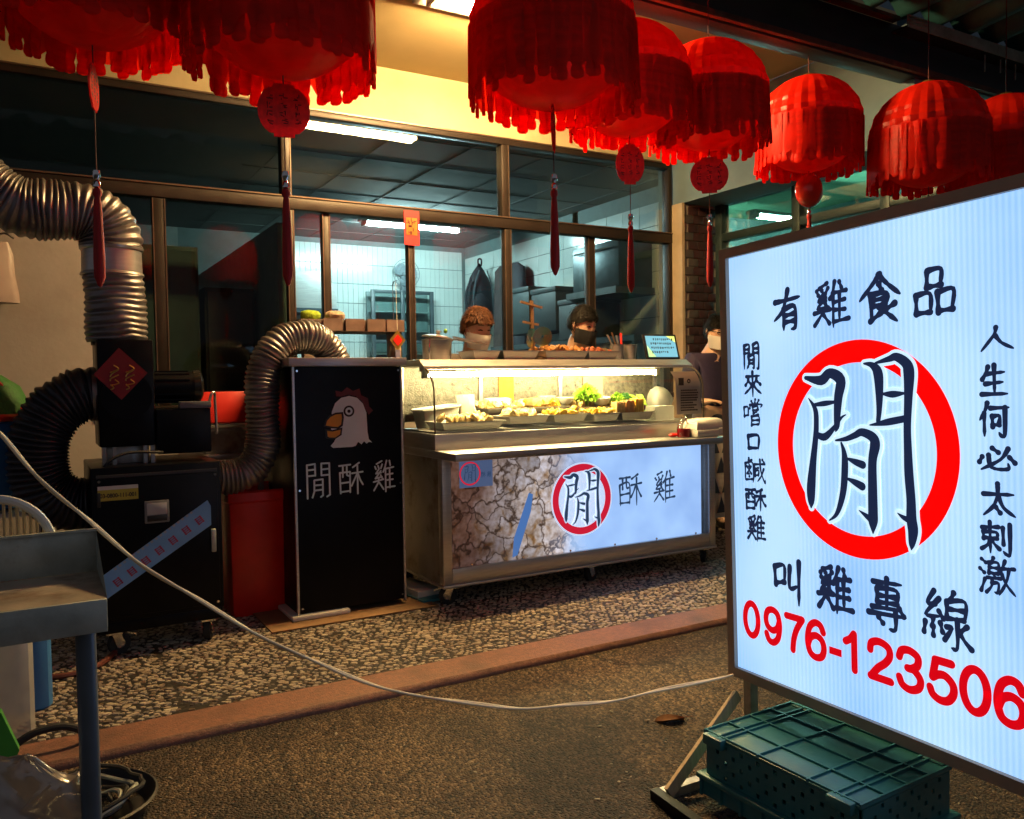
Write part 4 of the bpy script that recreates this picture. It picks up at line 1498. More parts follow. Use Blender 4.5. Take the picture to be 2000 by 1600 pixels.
# ================================================================== fume extractor
EX = thing('fume_extractor', (.45, 4.0, 0), 'black wheeled fume extractor with blower on top and blue sticker', 'machine')
MB().box(.20, .705, 3.752, 4.28, .15, .79, .006).build('cabinet', BLACKM, EX)
MB().box(.218, .688, 3.746, 3.753, .17, .745, .002).build('door_panel', BLACKM, EX)
MB().box(.218, .688, 3.744, 3.75, .748, .760).build('door_lip', pbr('worn_black', (.05, .045, .045), .4), EX)
MB().box(.205, .70, 3.77, 4.26, .100, .149, .003).build('floor_frame', BLACKM, EX)
for x, y, a in ((.27, 3.81, .4), (.64, 3.80, 1.2), (.27, 4.22, .3), (.64, 4.22, .3)):
    caster(EX, x, y, .099, .045, a)
for x in (.228, .678):
    for zz in (.18, .735):
        MB().cyl((x, 3.742, zz), (x, 3.7465, zz), .006, n=8).build('screw', CHROME, EX)
MB().box(.655, .675, 3.73, 3.7455, .40, .50, .004).build('door_latch', GALV, EX)
for zz in (.25, .66):
    MB().box(.2175, .232, 3.738, 3.7455, zz - .03, zz + .03, .002).build('hinge', BLACKP, EX)
MB().box(.222, .373, 3.7425, 3.746, .655, .700).build('yellow_label', pbr('yellow_label', (.5, .42, .05), .5), EX)
MB().box(.222, .373, 3.7424, 3.7462, .70, .715).build('label_header', PAPER, EX)
mb = textmesh('03-0800-111-001', .03, .297, .676, 3.7418, .135, .018, .001)
mb.build('label_number', INK, EX, smooth=0)
MB().box(.394, .490, 3.735, 3.7458, .548, .642, .004).build('meter_frame', pbr('grey_meter', (.2, .2, .2), .4), EX)
MB().box(.403, .480, 3.7325, 3.7355, .583, .632, .002).build('meter_window', pbr('pale_meter_face', (.45, .45, .45), .3), EX)
MB().box(.403, .480, 3.7325, 3.7352, .556, .580, .002).build('meter_base', BLACKP, EX)
stk = [(.222, .345), (.222, .300), (.238, .250), (.658, .517), (.658, .600), (.645, .625)]
MB().prism(stk, 3.7440, 3.7452).build('blue_sticker', pbr('blue_sticker', (.22, .46, .80), .4, 0, .1, 8), EX, smooth=0)
RINK = pbr('red_ink', (.42, .04, .10), .5)
PINK = pbr('pale_ink', (.40, .45, .55), .5)
for i in range(7):
    t = .06 + i * .135
    cx_, cz_ = .262 + t * .40, .302 + t * .275
    mb = MB()
    for j in range(4):
        o_ = (j - 1.5) * .0085
        mb.obox((cx_ - o_ * .56, 3.7434, cz_ + o_ * .83), (.03, .0006, .0042), (0, -.6, 0))
    for j in (-1, 1):
        mb.obox((cx_ + j * .009, 3.7431, cz_ + j * .006), (.005, .0006, .034), (0, -.6, 0))
    mb.build('sticker_character', RINK, EX, smooth=0)
for i in range(18):
    t = .10 + i * .042
    MB().obox((.236 + t * .42, 3.7434, .345 + t * .285), (.011, .0006, .009), (0, -.6, 0)).build('sticker_small_print', PINK, EX, smooth=0)
MB().box(.243, .463, 3.87, 4.13, .865, 1.32, .008).build('blower_housing', BLACKM, EX)
MB().cyl((.353, 3.868, 1.08), (.353, 3.862, 1.08), .10, n=28).build('blower_plate', BLACKM, EX)
MB().cyl((.335, 4.0, 1.30), (.335, 4.0, 1.335), .105, n=32).build('outlet_ring', BLACKM, EX)
MB().cyl((.26, 4.02, 1.09), (.225, 4.02, 1.09), .118, n=32).build('inlet_ring', DUCTM, EX)
mb = MB().cyl((.46, 3.98, 1.115), (.635, 3.98, 1.115), .07, n=28)
for q in range(14):
    a = 2 * math.pi * q / 14
    mb.bar((.475, 3.98 + .071 * math.cos(a), 1.115 + .071 * math.sin(a)), (.615, 3.98 + .071 * math.cos(a), 1.115 + .071 * math.sin(a)), .006, .006)
mb.build('motor', BLACKM, EX)
MB().lathe([(.06, 0), (.074, .006), (.074, .028), (.05, .04), (0, .042)], 28).cyl((0, 0, 0), (0, 0, .001), .01)
m_ = MB().lathe([(0, 0), (.073, .002), (.076, .03), (.05, .045), (0, .047)], 28)
m_.v = [(p[2] + .632, p[1] + 3.98, p[0] + 1.115) for p in m_.v]
m_.build('motor_cap', pbr('motor_cap', (.03, .028, .026), .2, .3), EX)
MB().box(.465, .688, 3.85, 4.08, .825, 1.02, .006).build('control_box', BLACKM, EX)
MB().box(.56, .69, 3.845, 3.90, 1.0205, 1.05, .003).build('box_lid', pbr('grey_lid', (.12, .13, .15), .5), EX)
MB().box(.27, .44, 3.92, 4.08, .79, .866, .003).build('blower_stand', STEEL_OLD, EX)
for x in (.26, .30, .42, .45):
    MB().box(x - .008, x + .008, 3.88, 3.9, .79, .87).build('stand_leg', STEEL_OLD, EX)
MB().tube(catmull([(.22, 3.80, .70), (.26, 3.79, .80), (.34, 3.80, .842), (.46, 3.82, .838), (.50, 3.9, .83)], 8), .006, 8).build('power_cable', RUBBER, EX)
MB().tube(catmull([(.69, 3.9, 1.04), (.70, 3.89, 1.08), (.715, 3.9, 1.085), (.72, 3.92, 1.05), (.73, 3.95, .9)], 8), .006, 8).build('conduit', STEEL, EX)
# red paper diamond charm
DM = thing('paper_charm', (.334, 3.855, 1.06), 'dark red diamond paper charm with gold figures on the black blower', 'charm')
MB().prism([(.228, 1.172), (.331, 1.064), (.436, 1.177), (.327, 1.284)], 3.8575, 3.8595).build('paper', pbr('dull_red_paper', (.26, .02, .03), .7, 0, .1, 10), DM, smooth=0)
mb = MB()
for fx in (.305, .365):
    for i in range(5):
        mb.tube(catmull([(fx + .02 * math.sin(i), 3.8568, 1.21 - i * .02), (fx + .018 * math.cos(i * 2), 3.8568, 1.195 - i * .02), (fx - .015, 3.8568, 1.18 - i * .018)], 4), .003, 5)
mb.build('gold_figures', GOLD, DM)

# ================================================================== things beside and behind the machine
RB = thing('red_bin', (.94, 4.25, 0), 'tall red plastic bin between black machine and black cabinet', 'bin')
mb = MB()
rings = [(.0, .130, .16), (.03, .138, .165), (.55, .147, .18), (.56, .155, .188), (.60, .155, .188), (.61, .148, .18), (.58, .14, .172), (.1, .12, .15)]
for zz, hx, hy in rings:
    for k_ in range(32):
        a = 2 * math.pi * k_ / 32
        c_, s_ = math.cos(a), math.sin(a)
        e_ = (abs(c_) ** 9 + abs(s_) ** 9) ** (-1 / 9)
        mb.v.append((.94 + hx * c_ * e_, 4.25 + hy * s_ * e_, zz))
for i in range(len(rings) - 1):
    mb.f += [(i * 32 + k_, i * 32 + (k_ + 1) % 32, i * 32 + 32 + (k_ + 1) % 32, i * 32 + 32 + k_) for k_ in range(32)]
mb.f.append(tuple(range(7 * 32, 8 * 32)))
mb.build('tub', REDP, RB)
MB().box(.875, .895, 4.078, 4.0815, .42, .45).build('white_sticker', PAPER, RB)
RT = tag(MB().obox((.93, 4.62, 1.0), (.36, .03, .17), (R(-14), 0, 0), .006).build('red_tray', REDBR), 'bright red plastic tray upright behind the black machine', 'tray')
PT = thing('steel_stand', (.88, 4.5, 0), 'low steel work stand holding pans behind the black machine', 'stand')
MB().box(.66, 1.04, 4.36, 4.66, .74, .77, .004).build('worktop', STEEL_OLD, PT)
for x in (.68, 1.02):
    for y in (4.38, 4.64):
        MB().box(x - .012, x + .012, y - .012, y + .012, 0, .74).build('leg', STEEL_OLD, PT)


def pan(name, x0, x1, y0, y1, z0, h, label, cat='tray', mat=STEEL, group=None, flare=.02, fill=None):
    P = thing(name, ((x0 + x1) / 2, (y0 + y1) / 2, z0), label, cat, group)
    t = .002
    mb = MB()
    lo = [(x0 + flare, y0 + flare), (x1 - flare, y0 + flare), (x1 - flare, y1 - flare), (x0 + flare, y1 - flare)]
    hi = [(x0, y0), (x1, y0), (x1, y1), (x0, y1)]
    rim = [(x0 - .008, y0 - .008), (x1 + .008, y0 - .008), (x1 + .008, y1 + .008), (x0 - .008, y1 + .008)]
    vs = [(*p, z0) for p in lo] + [(*p, z0 + h) for p in hi] + [(*p, z0 + h + .001) for p in rim] + [(*p, z0 + h - .004) for p in rim]
    fs = [(3, 2, 1, 0)]
    for a in (0, 4, 8):
        fs += [(a + i, a + (i + 1) % 4, a + 4 + (i + 1) % 4, a + 4 + i) for i in range(4)]
    mb.add(vs, fs)
    mb.build('shell', mat, P)
    if fill:
        fill(P)
    return P


MB().box(.66, 1.04, 4.58, 4.68, .895, .908).build('upper_shelf', STEEL_OLD, PT)
for x in (.67, 1.03):
    MB().box(x - .01, x + .01, 4.645, 4.665, .77, .895).build('shelf_post', STEEL_OLD, PT)
pan('steel_pan', .74, .98, 4.38, 4.60, .772, .12, 'deep steel pan on the stand beside the arching duct', 'pan', STEEL_OLD)
tag(MB().box(1.07, 1.08, 4.3, 4.6, 0, 1.2).build('dark_board', DARKM), 'dark board standing behind the tall black cabinet', 'board')

# brown rack with pot plants behind the black cabinet (fryer hood shelf)
RK = thing('hood_shelf', (1.62, 4.72, 1.2), 'grimy brown hood shelf carrying small pots behind the duct', 'shelf')
GRIME = pbr('grimy_metal', (.17, .12, .10), .55, .3, .3, 12, .15, 60)
MB().box(1.32, 1.93, 4.62, 4.85, 1.415, 1.485, .004).build('shelf', GRIME, RK)
for i, x in enumerate((1.50, 1.63, 1.76, 1.88)):
    MB().box(x - .055, x + .055, 4.60, 4.615, 1.42, 1.49).build('lid', pbr('lid_%d' % i, (.2, .13, .11), .5, .2, .25, 15), RK)
MB().box(1.86, 1.93, 4.64, 4.70, 0, 1.414, .003).build('upright', pbr('buff_upright', (.38, .27, .18), .6), RK)
MB().box(1.34, 1.40, 4.64, 4.70, 0, 1.414, .003).build('upright', GRIME, RK)
for x, m1, lab in ((1.40, pbr('lime_scrub', (.35, .50, .03), .8, 0, .3, 60, .5, 120), 'lime green round brush on the brown hood shelf'), (1.545, pbr('buff_scrub', (.5, .36, .26), .8, 0, .3, 60, .5, 120), 'buff pink round brush on the brown hood shelf')):
    mb = MB().lathe([(.045, .0), (.055, .012), (.058, .03), (.05, .045), (.03, .052), (0, .054)], 22, (x, 4.70, 1.486))
    mb.v = [(a + random.uniform(-.003, .003), b + random.uniform(-.003, .003), c + random.uniform(-.003, .003)) for a, b, c in mb.v]
    tag(mb.build('round_brush', m1), lab, 'brush')

# ================================================================== food in the case
CREAMF = pbr('pale_batter', (.70, .50, .20), .6, 0, .2, 25, .3, 60)
YELF = pbr('yellow_food', (.72, .42, .03), .5, 0, .2, 25, .3, 60)
BRNF = pbr('brown_fried_food', (.40, .17, .04), .55, 0, .35, 30, .5, 70)
GRNF = pbr('leaf_green', (.24, .45, .03), .5, 0, .35, 30)
DGRNF = pbr('dark_leaf_green', (.04, .16, .03), .5, 0, .35, 30)
PURF = pbr('aubergine', (.10, .02, .05), .25, 0, .2, 8)
TANF = pbr('tan_skewer', (.5, .32, .12), .55, 0, .3, 22, .3, 50)


def heap(mat, x0, x1, y0, y1, z0, n, s, name='pieces', jit=.25):
    def go(P):
        mb = MB()
        for _ in range(n):
            sx = s * random.uniform(.7, 1.3)
            mb.blob((random.uniform(x0, x1), random.uniform(y0, y1), z0 + random.uniform(0, s * 1.3)), (sx * 1.25, sx * .9, sx * .7), (random.uniform(-1, 1), random.uniform(-1, 1), random.uniform(0, 6)), 8, 5, jit)
        tag(mb.build(name, mat, P), kind='stuff')
    return go


G = 'steel food trays in the glass case'
pan('food_tray', 1.81, 2.17, 3.83, 4.04, .868, .042, 'shallow steel tray of pale battered pieces at the case left end', group=G, fill=heap(CREAMF, 1.85, 2.13, 3.88, 4.0, .905, 34, .024))
pan('food_tray', 2.215, 2.47, 3.85, 4.05, .885, .042, 'steel tray of cream slices left of the case centre', group=G, fill=heap(CREAMF, 2.25, 2.44, 3.88, 4.02, .918, 26, .023))
pan('food_tray', 2.50, 2.73, 3.85, 4.05, .885, .042, 'steel tray of yellow strips at the case centre', group=G, fill=heap(YELF, 2.53, 2.70, 3.88, 4.02, .918, 26, .022))
pan('food_tray', 2.765, 2.95, 3.84, 4.04, .878, .045, 'steel tray heaped with yellow corn right of the case centre', group=G, fill=heap(YELF, 2.79, 2.93, 3.87, 4.01, .925, 46, .014))
pan('food_tray', 2.965, 3.20, 3.84, 4.04, .878, .045, 'steel tray with skewers and tofu blocks at the case right', group=G, fill=heap(TANF, 3.0, 3.17, 3.9, 4.01, .915, 12, .016))
pan('food_tray', 2.20, 2.46, 4.06, 4.22, .925, .04, 'steel tray of pale slices at the back of the case', group=G, fill=heap(CREAMF, 2.22, 2.44, 4.09, 4.2, .965, 26, .024))
pan('food_tray', 2.48, 2.74, 4.06, 4.22, .925, .04, 'steel tray of golden patties at the back of the case', group=G, fill=heap(YELF, 2.5, 2.72, 4.09, 4.2, .965, 18, .027))
pan('food_tray', 2.76, 3.30, 4.07, 4.22, .915, .04, 'wide steel tray of pale pieces under the green leaves', group=G, fill=heap(CREAMF, 2.8, 3.28, 4.09, 4.2, .955, 40, .025))
# upright skewer blocks
for i, (x, m1, lab) in enumerate(((2.985, TANF, 'row of reddish brown skewered blocks on the right tray'), (3.055, BRNF, 'row of striped brown skewered blocks beside the tofu'), (3.125, YELF, 'yellow tofu block with ridged face at the tray end'))):
    mb = MB()
    for q in range(5):
        mb.box(x - .03 + q * .0125, x - .03 + q * .0125 + .010, 3.875, 3.935, .90, .985 + .008 * i, .002)
    tag(mb.build('skewer_block', m1), lab, 'food')


def leafy(name, c, n, s, mat, label, up=.6):
    mb = MB()
    for _ in range(n):
        a = random.uniform(0, 6.283)
        t = random.uniform(.1, 1)
        h = s * random.uniform(.5, 1.2)
        p = Vector((c[0] + math.cos(a) * s * t * .8, c[1] + math.sin(a) * s * t * .6, c[2] + h * (1.1 - t * .5)))
        w = s * random.uniform(.14, .26)
        e = Euler((random.uniform(-1, 1), random.uniform(-1, 1), a)).to_matrix()
        q = [Vector((-w, 0, 0)), Vector((0, -w * .6, w * .3)), Vector((w, 0, 0)), Vector((0, w * .6, w * .4)), Vector((0, 0, -w * .2))]
        mb.add([e @ v + p for v in q], [(0, 1, 4), (1, 2, 4), (2, 3, 4), (3, 0, 4)])
    for _ in range(n // 5):
        a = random.uniform(0, 6.283)
        mb.bar((c[0], c[1], c[2]), (c[0] + math.cos(a) * s * .5, c[1] + math.sin(a) * s * .4, c[2] + s * .9), .003, .003)
    return tag(mb.build(name, mat), label, 'vegetable')


leafy('lettuce_bunch', (2.90, 4.10, .96), 520, .10, GRNF, 'frilly bright green lettuce bunch in the middle of the case')
leafy('herb_bunch', (3.09, 4.05, .955), 220, .066, GRNF, 'small frilly green herb bunch right of the lettuce')
leafy('broccoli_bunch', (3.21, 4.13, .96), 170, .062, DGRNF, 'dark green leaf bunch near the case right end')
mb = MB()
for q in range(16):
    mb.tube(catmull([(3.33 + random.uniform(-.03, .03), 4.05, .90), (3.30 + random.uniform(-.04, .02), 4.06, .96), (3.25 + random.uniform(-.05, .07), 4.08, 1.02)], 4), [.006] * 8 + [.003], 6)
tag(mb.build('green_bean_bunch', GRNF), 'bunch of green beans leaning at the case right end', 'vegetable')
tag(MB().blob((3.22, 3.99, .945), (.07, .022, .022), (0, .1, .2), 14, 8).build('aubergine', PURF), 'dark purple aubergine lying behind the tofu block', 'vegetable')
# white tub, paper bag, bowls, note
TB = thing('white_tub', (1.90, 4.13, .868), 'white plastic tub tilted at the left end of the case', 'tub')
mb = MB()
for zz, f_ in ((.0, .8), (.09, .95), (.095, 1.03), (.105, 1.03), (.1, .96), (.02, .8)):
    for k_ in range(24):
        a = 2 * math.pi * k_ / 24
        c_, s_ = math.cos(a), math.sin(a)
        e_ = (abs(c_) ** 4 + abs(s_) ** 4) ** (-.25)
        mb.v.append((1.915 + .13 * f_ * c_ * e_, 4.13 + .085 * f_ * s_ * e_, .868 + zz + .1 * (1.915 + .13 * f_ * c_ * e_ - 1.8)))
for i in range(5):
    mb.f += [(i * 24 + k_, i * 24 + (k_ + 1) % 24, i * 24 + 24 + (k_ + 1) % 24, i * 24 + 24 + k_) for k_ in range(24)]
mb.build('tub_body', WHITEP, TB)
MB().blob((1.93, 4.12, .945), (.09, .055, .035), n=14, m=8, jit=.1).build('yellow_contents', YELF, TB)
mb = MB()
for i in range(9):
    for k_ in range(12):
        a = 2 * math.pi * k_ / 12
        zz = i * .022
        f_ = 1 + .25 * math.sin(i * .8 + k_ * 1.7) * .4 + random.uniform(-.06, .06)
        mb.v.append((2.10 + .055 * f_ * math.cos(a) - .02 * i / 8, 4.10 + .03 * f_ * math.sin(a), .87 + zz))
for i in range(8):
    mb.f += [(i * 12 + k_, i * 12 + (k_ + 1) % 12, i * 12 + 12 + (k_ + 1) % 12, i * 12 + 12 + k_) for k_ in range(12)]
tag(mb.build('paper_bag', pbr('bag_paper', (.5, .45, .36), .8, 0, .1, 9), smooth=20), 'crumpled white paper bag standing by the tub in the case', 'bag')
tag(MB().box(2.37, 2.47, 4.236, 4.239, 1.0, 1.17).build('orange_note', pbr('orange_note', (.42, .20, .012), .7, 0, .1, 9)), 'orange note stuck on the rear glass of the case', 'note')
tag(MB().box(2.97, 3.12, 4.236, 4.239, .97, 1.17).build('buff_note', pbr('buff_note', (.36, .29, .17), .7, 0, .15, 9)), 'pale buff poster stuck on the rear glass behind the lettuce', 'note')
for x, y, zz, r_, lab in ((2.64, 4.14, .985, .052, 'small white bowl at the back near the case centre'), (2.75, 4.12, .975, .058, 'white bowl beside the lettuce'), (2.99, 4.08, .965, .06, 'clear plastic box lid between lettuce and herbs')):
    tag(MB().lathe([(r_ * .5, 0), (r_ * .8, .012), (r_, .04), (r_ * .97, .041), (r_ * .7, .012), (0, .006)], 22, (x, y, zz)).build('bowl', WHITEP), lab, 'bowl')
mb = MB().box(3.21, 3.36, 3.84, 3.93, .868, .955, .006)
tag(mb.build('sauce_box', CLEARP), 'milky plastic box with dark label at the case right end', 'box')
tag(MB().blob((3.42, 4.05, .97), (.09, .08, .10), n=14, m=9, jit=.08).build('plastic_bag', CLEARP), 'knotted clear bag behind the price sheet', 'bag')
for i, (x, y, zz, lab) in enumerate(((2.56, 4.13, .972, 'buff cardboard carton lying left of the bowls'), (2.30, 4.14, .975, 'flat pale packet on the back left tray'), (3.12, 4.16, .965, 'pale paper packet between the green bunches'))):
    tag(MB().obox((x, y, zz + .024), (.13, .08, .045), (0, .06 * (i - 1), .2 - .2 * i), .006).build('packet', (TANF, FOAM, PAPER)[i]), lab, 'packet')
# on the counter ledge
BT = thing('sauce_bottle', (3.27, 3.66, .776), 'small clear bottle with red sauce on the cart counter', 'bottle')
MB().lathe([(0, 0), (.036, .001), (.038, .01), (.036, .05)], 20, (3.27, 3.66, .776)).lathe([(.0, .05), (.036, .05)], 20, (3.27, 3.66, .776)).build('sauce', pbr('red_sauce', (.45, .01, .015), .15), BT)
MB().lathe([(.0385, .002), (.0395, .05), (.036, .075), (.02, .095), (.016, .115), (.018, .118)], 20, (3.27, 3.66, .776)).build('bottle_glass', CASEGLASS, BT)
tag(MB().blob((3.22, 3.69, .789), (.035, .02, .012), n=12, m=6).build('red_wrapper', REDP), 'crumpled red wrapper beside the sauce bottle', 'wrapper')
for i, (x, y, lab) in enumerate(((3.385, 3.64, 'white clamshell food box on the counter, nearer the sauce'), (3.505, 3.72, 'white clamshell food box at the counter right end'))):
    FB = thing('foam_box', (x, y, .776), lab, 'box', 'white clamshell boxes on the counter')
    MB().box(x - .085, x + .085, y - .065, y + .065, .776, .820, .008).build('box_base', FOAM, FB)
    mb = MB()
    for k_, (h_, f_) in enumerate(((.821, 1.0), (.850, .96), (.870, .84), (.878, .6))):
        mb.v += [(x - .085 * f_, y - .06 * f_, h_), (x + .085 * f_, y - .06 * f_, h_), (x + .085 * f_, y + .06 * f_, h_), (x - .085 * f_, y + .06 * f_, h_)]
    for a in (0, 4, 8):
        mb.f += [(a + i_, a + (i_ + 1) % 4, a + 4 + (i_ + 1) % 4, a + 4 + i_) for i_ in range(4)]
    mb.f.append((12, 13, 14, 15))
    mb.build('box_lid', FOAM, FB, smooth=50)

# ================================================================== on the cart's top shelf (z = 1.237)
ZT = 1.2375
PO = thing('steel_pot', (1.99, 4.16, ZT), 'steel pot with a hinged lid and long handle at the shelf left end', 'pot')
MB().lathe([(0, 0), (.075, 0), (.078, .004), (.082, .11), (.086, .113), (.08, .115), (.076, .01), (0, .008)], 28, (1.94, 4.16, ZT)).build('pot_body', STEEL, PO)
m_ = MB().lathe([(.088, 0), (.086, .008), (.05, .018), (.012, .022), (.01, .034), (.016, .044), (0, .048)], 28)
e_ = Euler((0, R(9), 0)).to_matrix()
m_.v = [tuple(e_ @ Vector(p) + Vector((1.945, 4.16, ZT + .118))) for p in m_.v]
m_.build('pot_lid', STEEL, PO)
MB().bar((2.02, 4.12, ZT + .115), (2.22, 4.10, ZT + .088), .02, .008).build('handle', STEEL_OLD, PO)
MB().bar((2.03, 4.14, ZT + .128), (2.20, 4.12, ZT + .098), .016, .008).build('handle', STEEL_OLD, PO)
MB().tube(catmull([(1.87, 4.10, ZT), (1.862, 4.09, ZT + .05), (1.872, 4.1, ZT + .115)], 6), .004, 6).build('wire_hook', CHROME, PO)
MB().blob((1.985, 4.14, ZT + .16), (.011, .011, .013)).build('green_knob', pbr('green_knob', (.2, .4, .05), .2), PO)
pan('shelf_tray', 2.10, 2.27, 4.03, 4.22, ZT, .05, 'shallow steel tray in front of the copper haired worker', group='steel trays on the cart top')
pan('shelf_tray', 2.285, 2.52, 4.03, 4.22, ZT, .05, 'steel tray left of the wooden stand', group='steel trays on the cart top')
pan('shelf_tray', 2.56, 2.86, 4.02, 4.24, ZT, .05, 'steel tray of fried chicken in front of the dark haired worker', group='steel trays on the cart top', fill=heap(BRNF, 2.58, 2.84, 4.05, 4.2, ZT + .045, 60, .018, 'fried_pieces', .35))
pan('shelf_tray', 2.875, 3.10, 4.04, 4.24, ZT, .05, 'steel tray of dark red fried pieces left of the tongs', group='steel trays on the cart top', fill=heap(pbr('red_fried', (.35, .09, .03), .5, 0, .3, 30, .4, 70), 2.89, 3.05, 4.06, 4.2, ZT + .04, 26, .017, 'fried_pieces', .35))
WS = thing('wooden_stand', (2.535, 4.12, ZT), 'small branched wooden stand hung with old discs on the cart top', 'stand')
MB().bar((2.535, 4.12, ZT), (2.53, 4.12, ZT + .345), .017, .017).build('post', WOODB, WS)
MB().bar((2.45, 4.11, ZT + .335), (2.60, 4.12, ZT + .305), .014, .012).build('branch', WOODB, WS)
MB().bar((2.47, 4.12, ZT + .22), (2.575, 4.12, ZT + .205), .012, .012).build('branch', WOODB, WS)
MB().box(2.48, 2.60, 4.06, 4.18, ZT, ZT + .012, .003).build('foot', WOODB, WS)


def disc_mat():
    m, n, l, b = newmat('iridescent_disc')
    tc = n.new('ShaderNodeTexCoord')
    sp = n.new('ShaderNodeSeparateXYZ')
    l.new(tc.outputs['Object'], sp.inputs[0])
    a = n.new('ShaderNodeMath')
    a.operation = 'ARCTAN2'
    l.new(sp.outputs['Z'], a.inputs[0])
    l.new(sp.outputs['X'], a.inputs[1])
    s_ = n.new('ShaderNodeMath')
    s_.operation = 'MULTIPLY_ADD'
    s_.inputs[1].default_value = .159
    s_.inputs[2].default_value = .5
    l.new(a.outputs[0], s_.inputs[0])
    r = n.new('ShaderNodeValToRGB')
    e = r.color_ramp.elements
    e[0].color = (.5, .55, .6, 1)
    e[1].color = (.5, .55, .6, 1)
    for p, c in ((.15, (.25, .5, .6, 1)), (.3, (.5, .5, .2, 1)), (.45, (.55, .35, .2, 1)), (.7, (.3, .6, .45, 1))):
        x = e.new(p)
        x.color = c
    l.new(s_.outputs[0], r.inputs[0])
    l.new(r.outputs[0], b.inputs['Base Color'])
    b.inputs['Metallic'].default_value = .8
    b.inputs['Roughness'].default_value = .25
    return m


DISC = disc_mat()
for x, y, zz, rz, lab in ((2.515, 4.10, ZT + .125, .5, 'pale old disc hanging left of the wooden post'), (2.585, 4.09, ZT + .135, -.2, 'golden old disc hanging right of the wooden post')):
    mb = MB()
    ring(mb, 0, 0, .0075, .058, -.0006, 40)
    ring(mb, 0, 0, .0075, .058, .0006, 40)
    o = mb.build('hanging_disc', DISC, smooth=0, loc=(0, 0, 0))
    o.location = (x, y, zz)
    o.rotation_euler = (.1, 0, rz)
    tag(o, lab, 'disc', 'old discs on the wooden stand')
for i, (x, lab) in enumerate(((3.17, 'steel tumbler full of tongs on the cart top'), (3.27, 'steel tumbler between the tongs and the tablet'))):
    TM = thing('steel_tumbler', (x, 4.15, ZT), lab, 'tumbler', 'steel tumblers on the cart top')
    MB().lathe([(0, 0), (.035, 0), (.043, .095), (.046, .097), (.041, .096), (.033, .006), (0, .006)], 24, (x, 4.15, ZT)).build('cup', STEEL, TM)
for q in range(4):
    tag(MB().bar((3.17 + .012 * q, 4.15, ZT + .03), (3.08 + .05 * q, 4.13 + .02 * q, ZT + .155 + .015 * (q % 2)), .012, .004).build('tongs', (STEEL, WOODB, STEEL_OLD, REDP)[q]), ('steel tongs leaning furthest left in the tumbler', 'brown handled brush in the tumbler of tongs', 'dull steel ladle handle in the tumbler of tongs', 'red handled scissors in the tumbler of tongs')[q], 'utensil')
# tablet
TA = thing('tablet', (3.44, 4.03, ZT), 'lit tablet order screen leaning on the cart top', 'tablet', rot=(R(-16), 0, 0))
MB().box(-.135, .135, -.006, .006, .002, .165, .004).build('tablet_body', BLACKP, TA, world=False)
MB().box(-.118, .118, -.0075, -.0065, .014, .152).build('screen', emit('tablet_screen', (.22, .62, .75), 1.0, (.05, .05, .05)), TA, world=False, smooth=0)
mb = MB()
for r_ in range(4):
    x = -.085 if r_ else -.06
    while x < (.09, .08, .095, .05)[r_]:
        w = random.uniform(.008, .014)
        for _ in range(3):
            mb.box(x, x + w * random.uniform(.5, 1), -.0080, -.0078, .128 - r_ * .028 + random.uniform(-.007, .006), .128 - r_ * .028 + random.uniform(.0065, .0095))
        x += w + .006
mb.build('screen_text', pbr('screen_ink', (.02, .04, .06), .5), TA, world=False, smooth=0)
MB().prism([(-.118, .014), (-.06, .014), (-.118, .09)], -.0079, -.0077).build('screen_corner', emit('screen_green', (.12, .7, .2), 1.), TA, world=False, smooth=0)
MB().prism([(.118, .152), (.05, .152), (.118, .11)], -.0079, -.0077).build('screen_corner', emit('screen_lime', (.45, .8, .1), 1.), TA, world=False, smooth=0)
MB().bar((0, .01, .1), (0, .09, .03), .06, .004).build('stand', BLACKP, TA, world=False)

# striped screen of triangles beyond the cart's right end
TR = thing('triangle_print_screen', (4.17, 4.30, 0), 'pale cloth with dark triangles hanging beyond the cart end', 'cloth')
mb = MB()
for i in range(13):
    x = 3.90 + i * .046
    mb.v += [(x, 4.30 + .012 * math.sin(i * 1.3), .13), (x, 4.30 + .012 * math.sin(i * 1.3 + .3), .74)]
mb.f = [(2 * i, 2 * i + 2, 2 * i + 3, 2 * i + 1) for i in range(12)]
mb.build('cloth', pbr('pale_cloth', (.55, .50, .45), .9, 0, .08, 9), TR)
mb = MB()
for r_ in range(4):
    for c in range(5):
        x, zz = 3.95 + c * .11 + (.05 if r_ % 2 else 0), .17 + r_ * .14
        mb.add([(x - .045, 4.282, zz), (x + .045, 4.282, zz), (x, 4.282, zz + .115)], [(0, 1, 2)])
mb.build('printed_triangles', pbr('navy_print', (.03, .04, .07), .9), TR, smooth=0)
# red packet on the window, hanging diamond charm
RP = thing('red_packet', (2.15, 4.96, 1.98), 'red charm packet with gold print stuck on the window mullion', 'charm')
MB().box(2.10, 2.205, 4.962, 4.966, 2.0, 2.22).build('packet', pbr('red_packet', (.5, .015, .02), .6, 0, .1, 9), RP)
MB().box(2.115, 2.19, 4.9605, 4.962, 2.065, 2.175).build('gold_print', GOLD, RP)
mb = MB()
for _ in range(16):
    mb.obox((2.1525 + random.uniform(-.028, .028), 4.9600, 2.105 + random.uniform(-.032, .06)), (.022, .0006, .006), (0, random.choice((0, 1.57)), 0))
mb.build('dark_print', DKRED, RP, smooth=0)
CH = thing('hanging_charm', (1.89, 4.60, 1.27), 'small gold diamond charm on a string right of the hood shelf', 'charm')
MB().prism([(1.84, 1.37), (1.89, 1.31), (1.94, 1.37), (1.89, 1.43)], 4.598, 4.604).build('diamond', GOLD, CH, smooth=0)
MB().prism([(1.86, 1.37), (1.89, 1.335), (1.92, 1.37), (1.89, 1.405)], 4.5945, 4.5975).build('red_centre', REDP, CH, smooth=0)
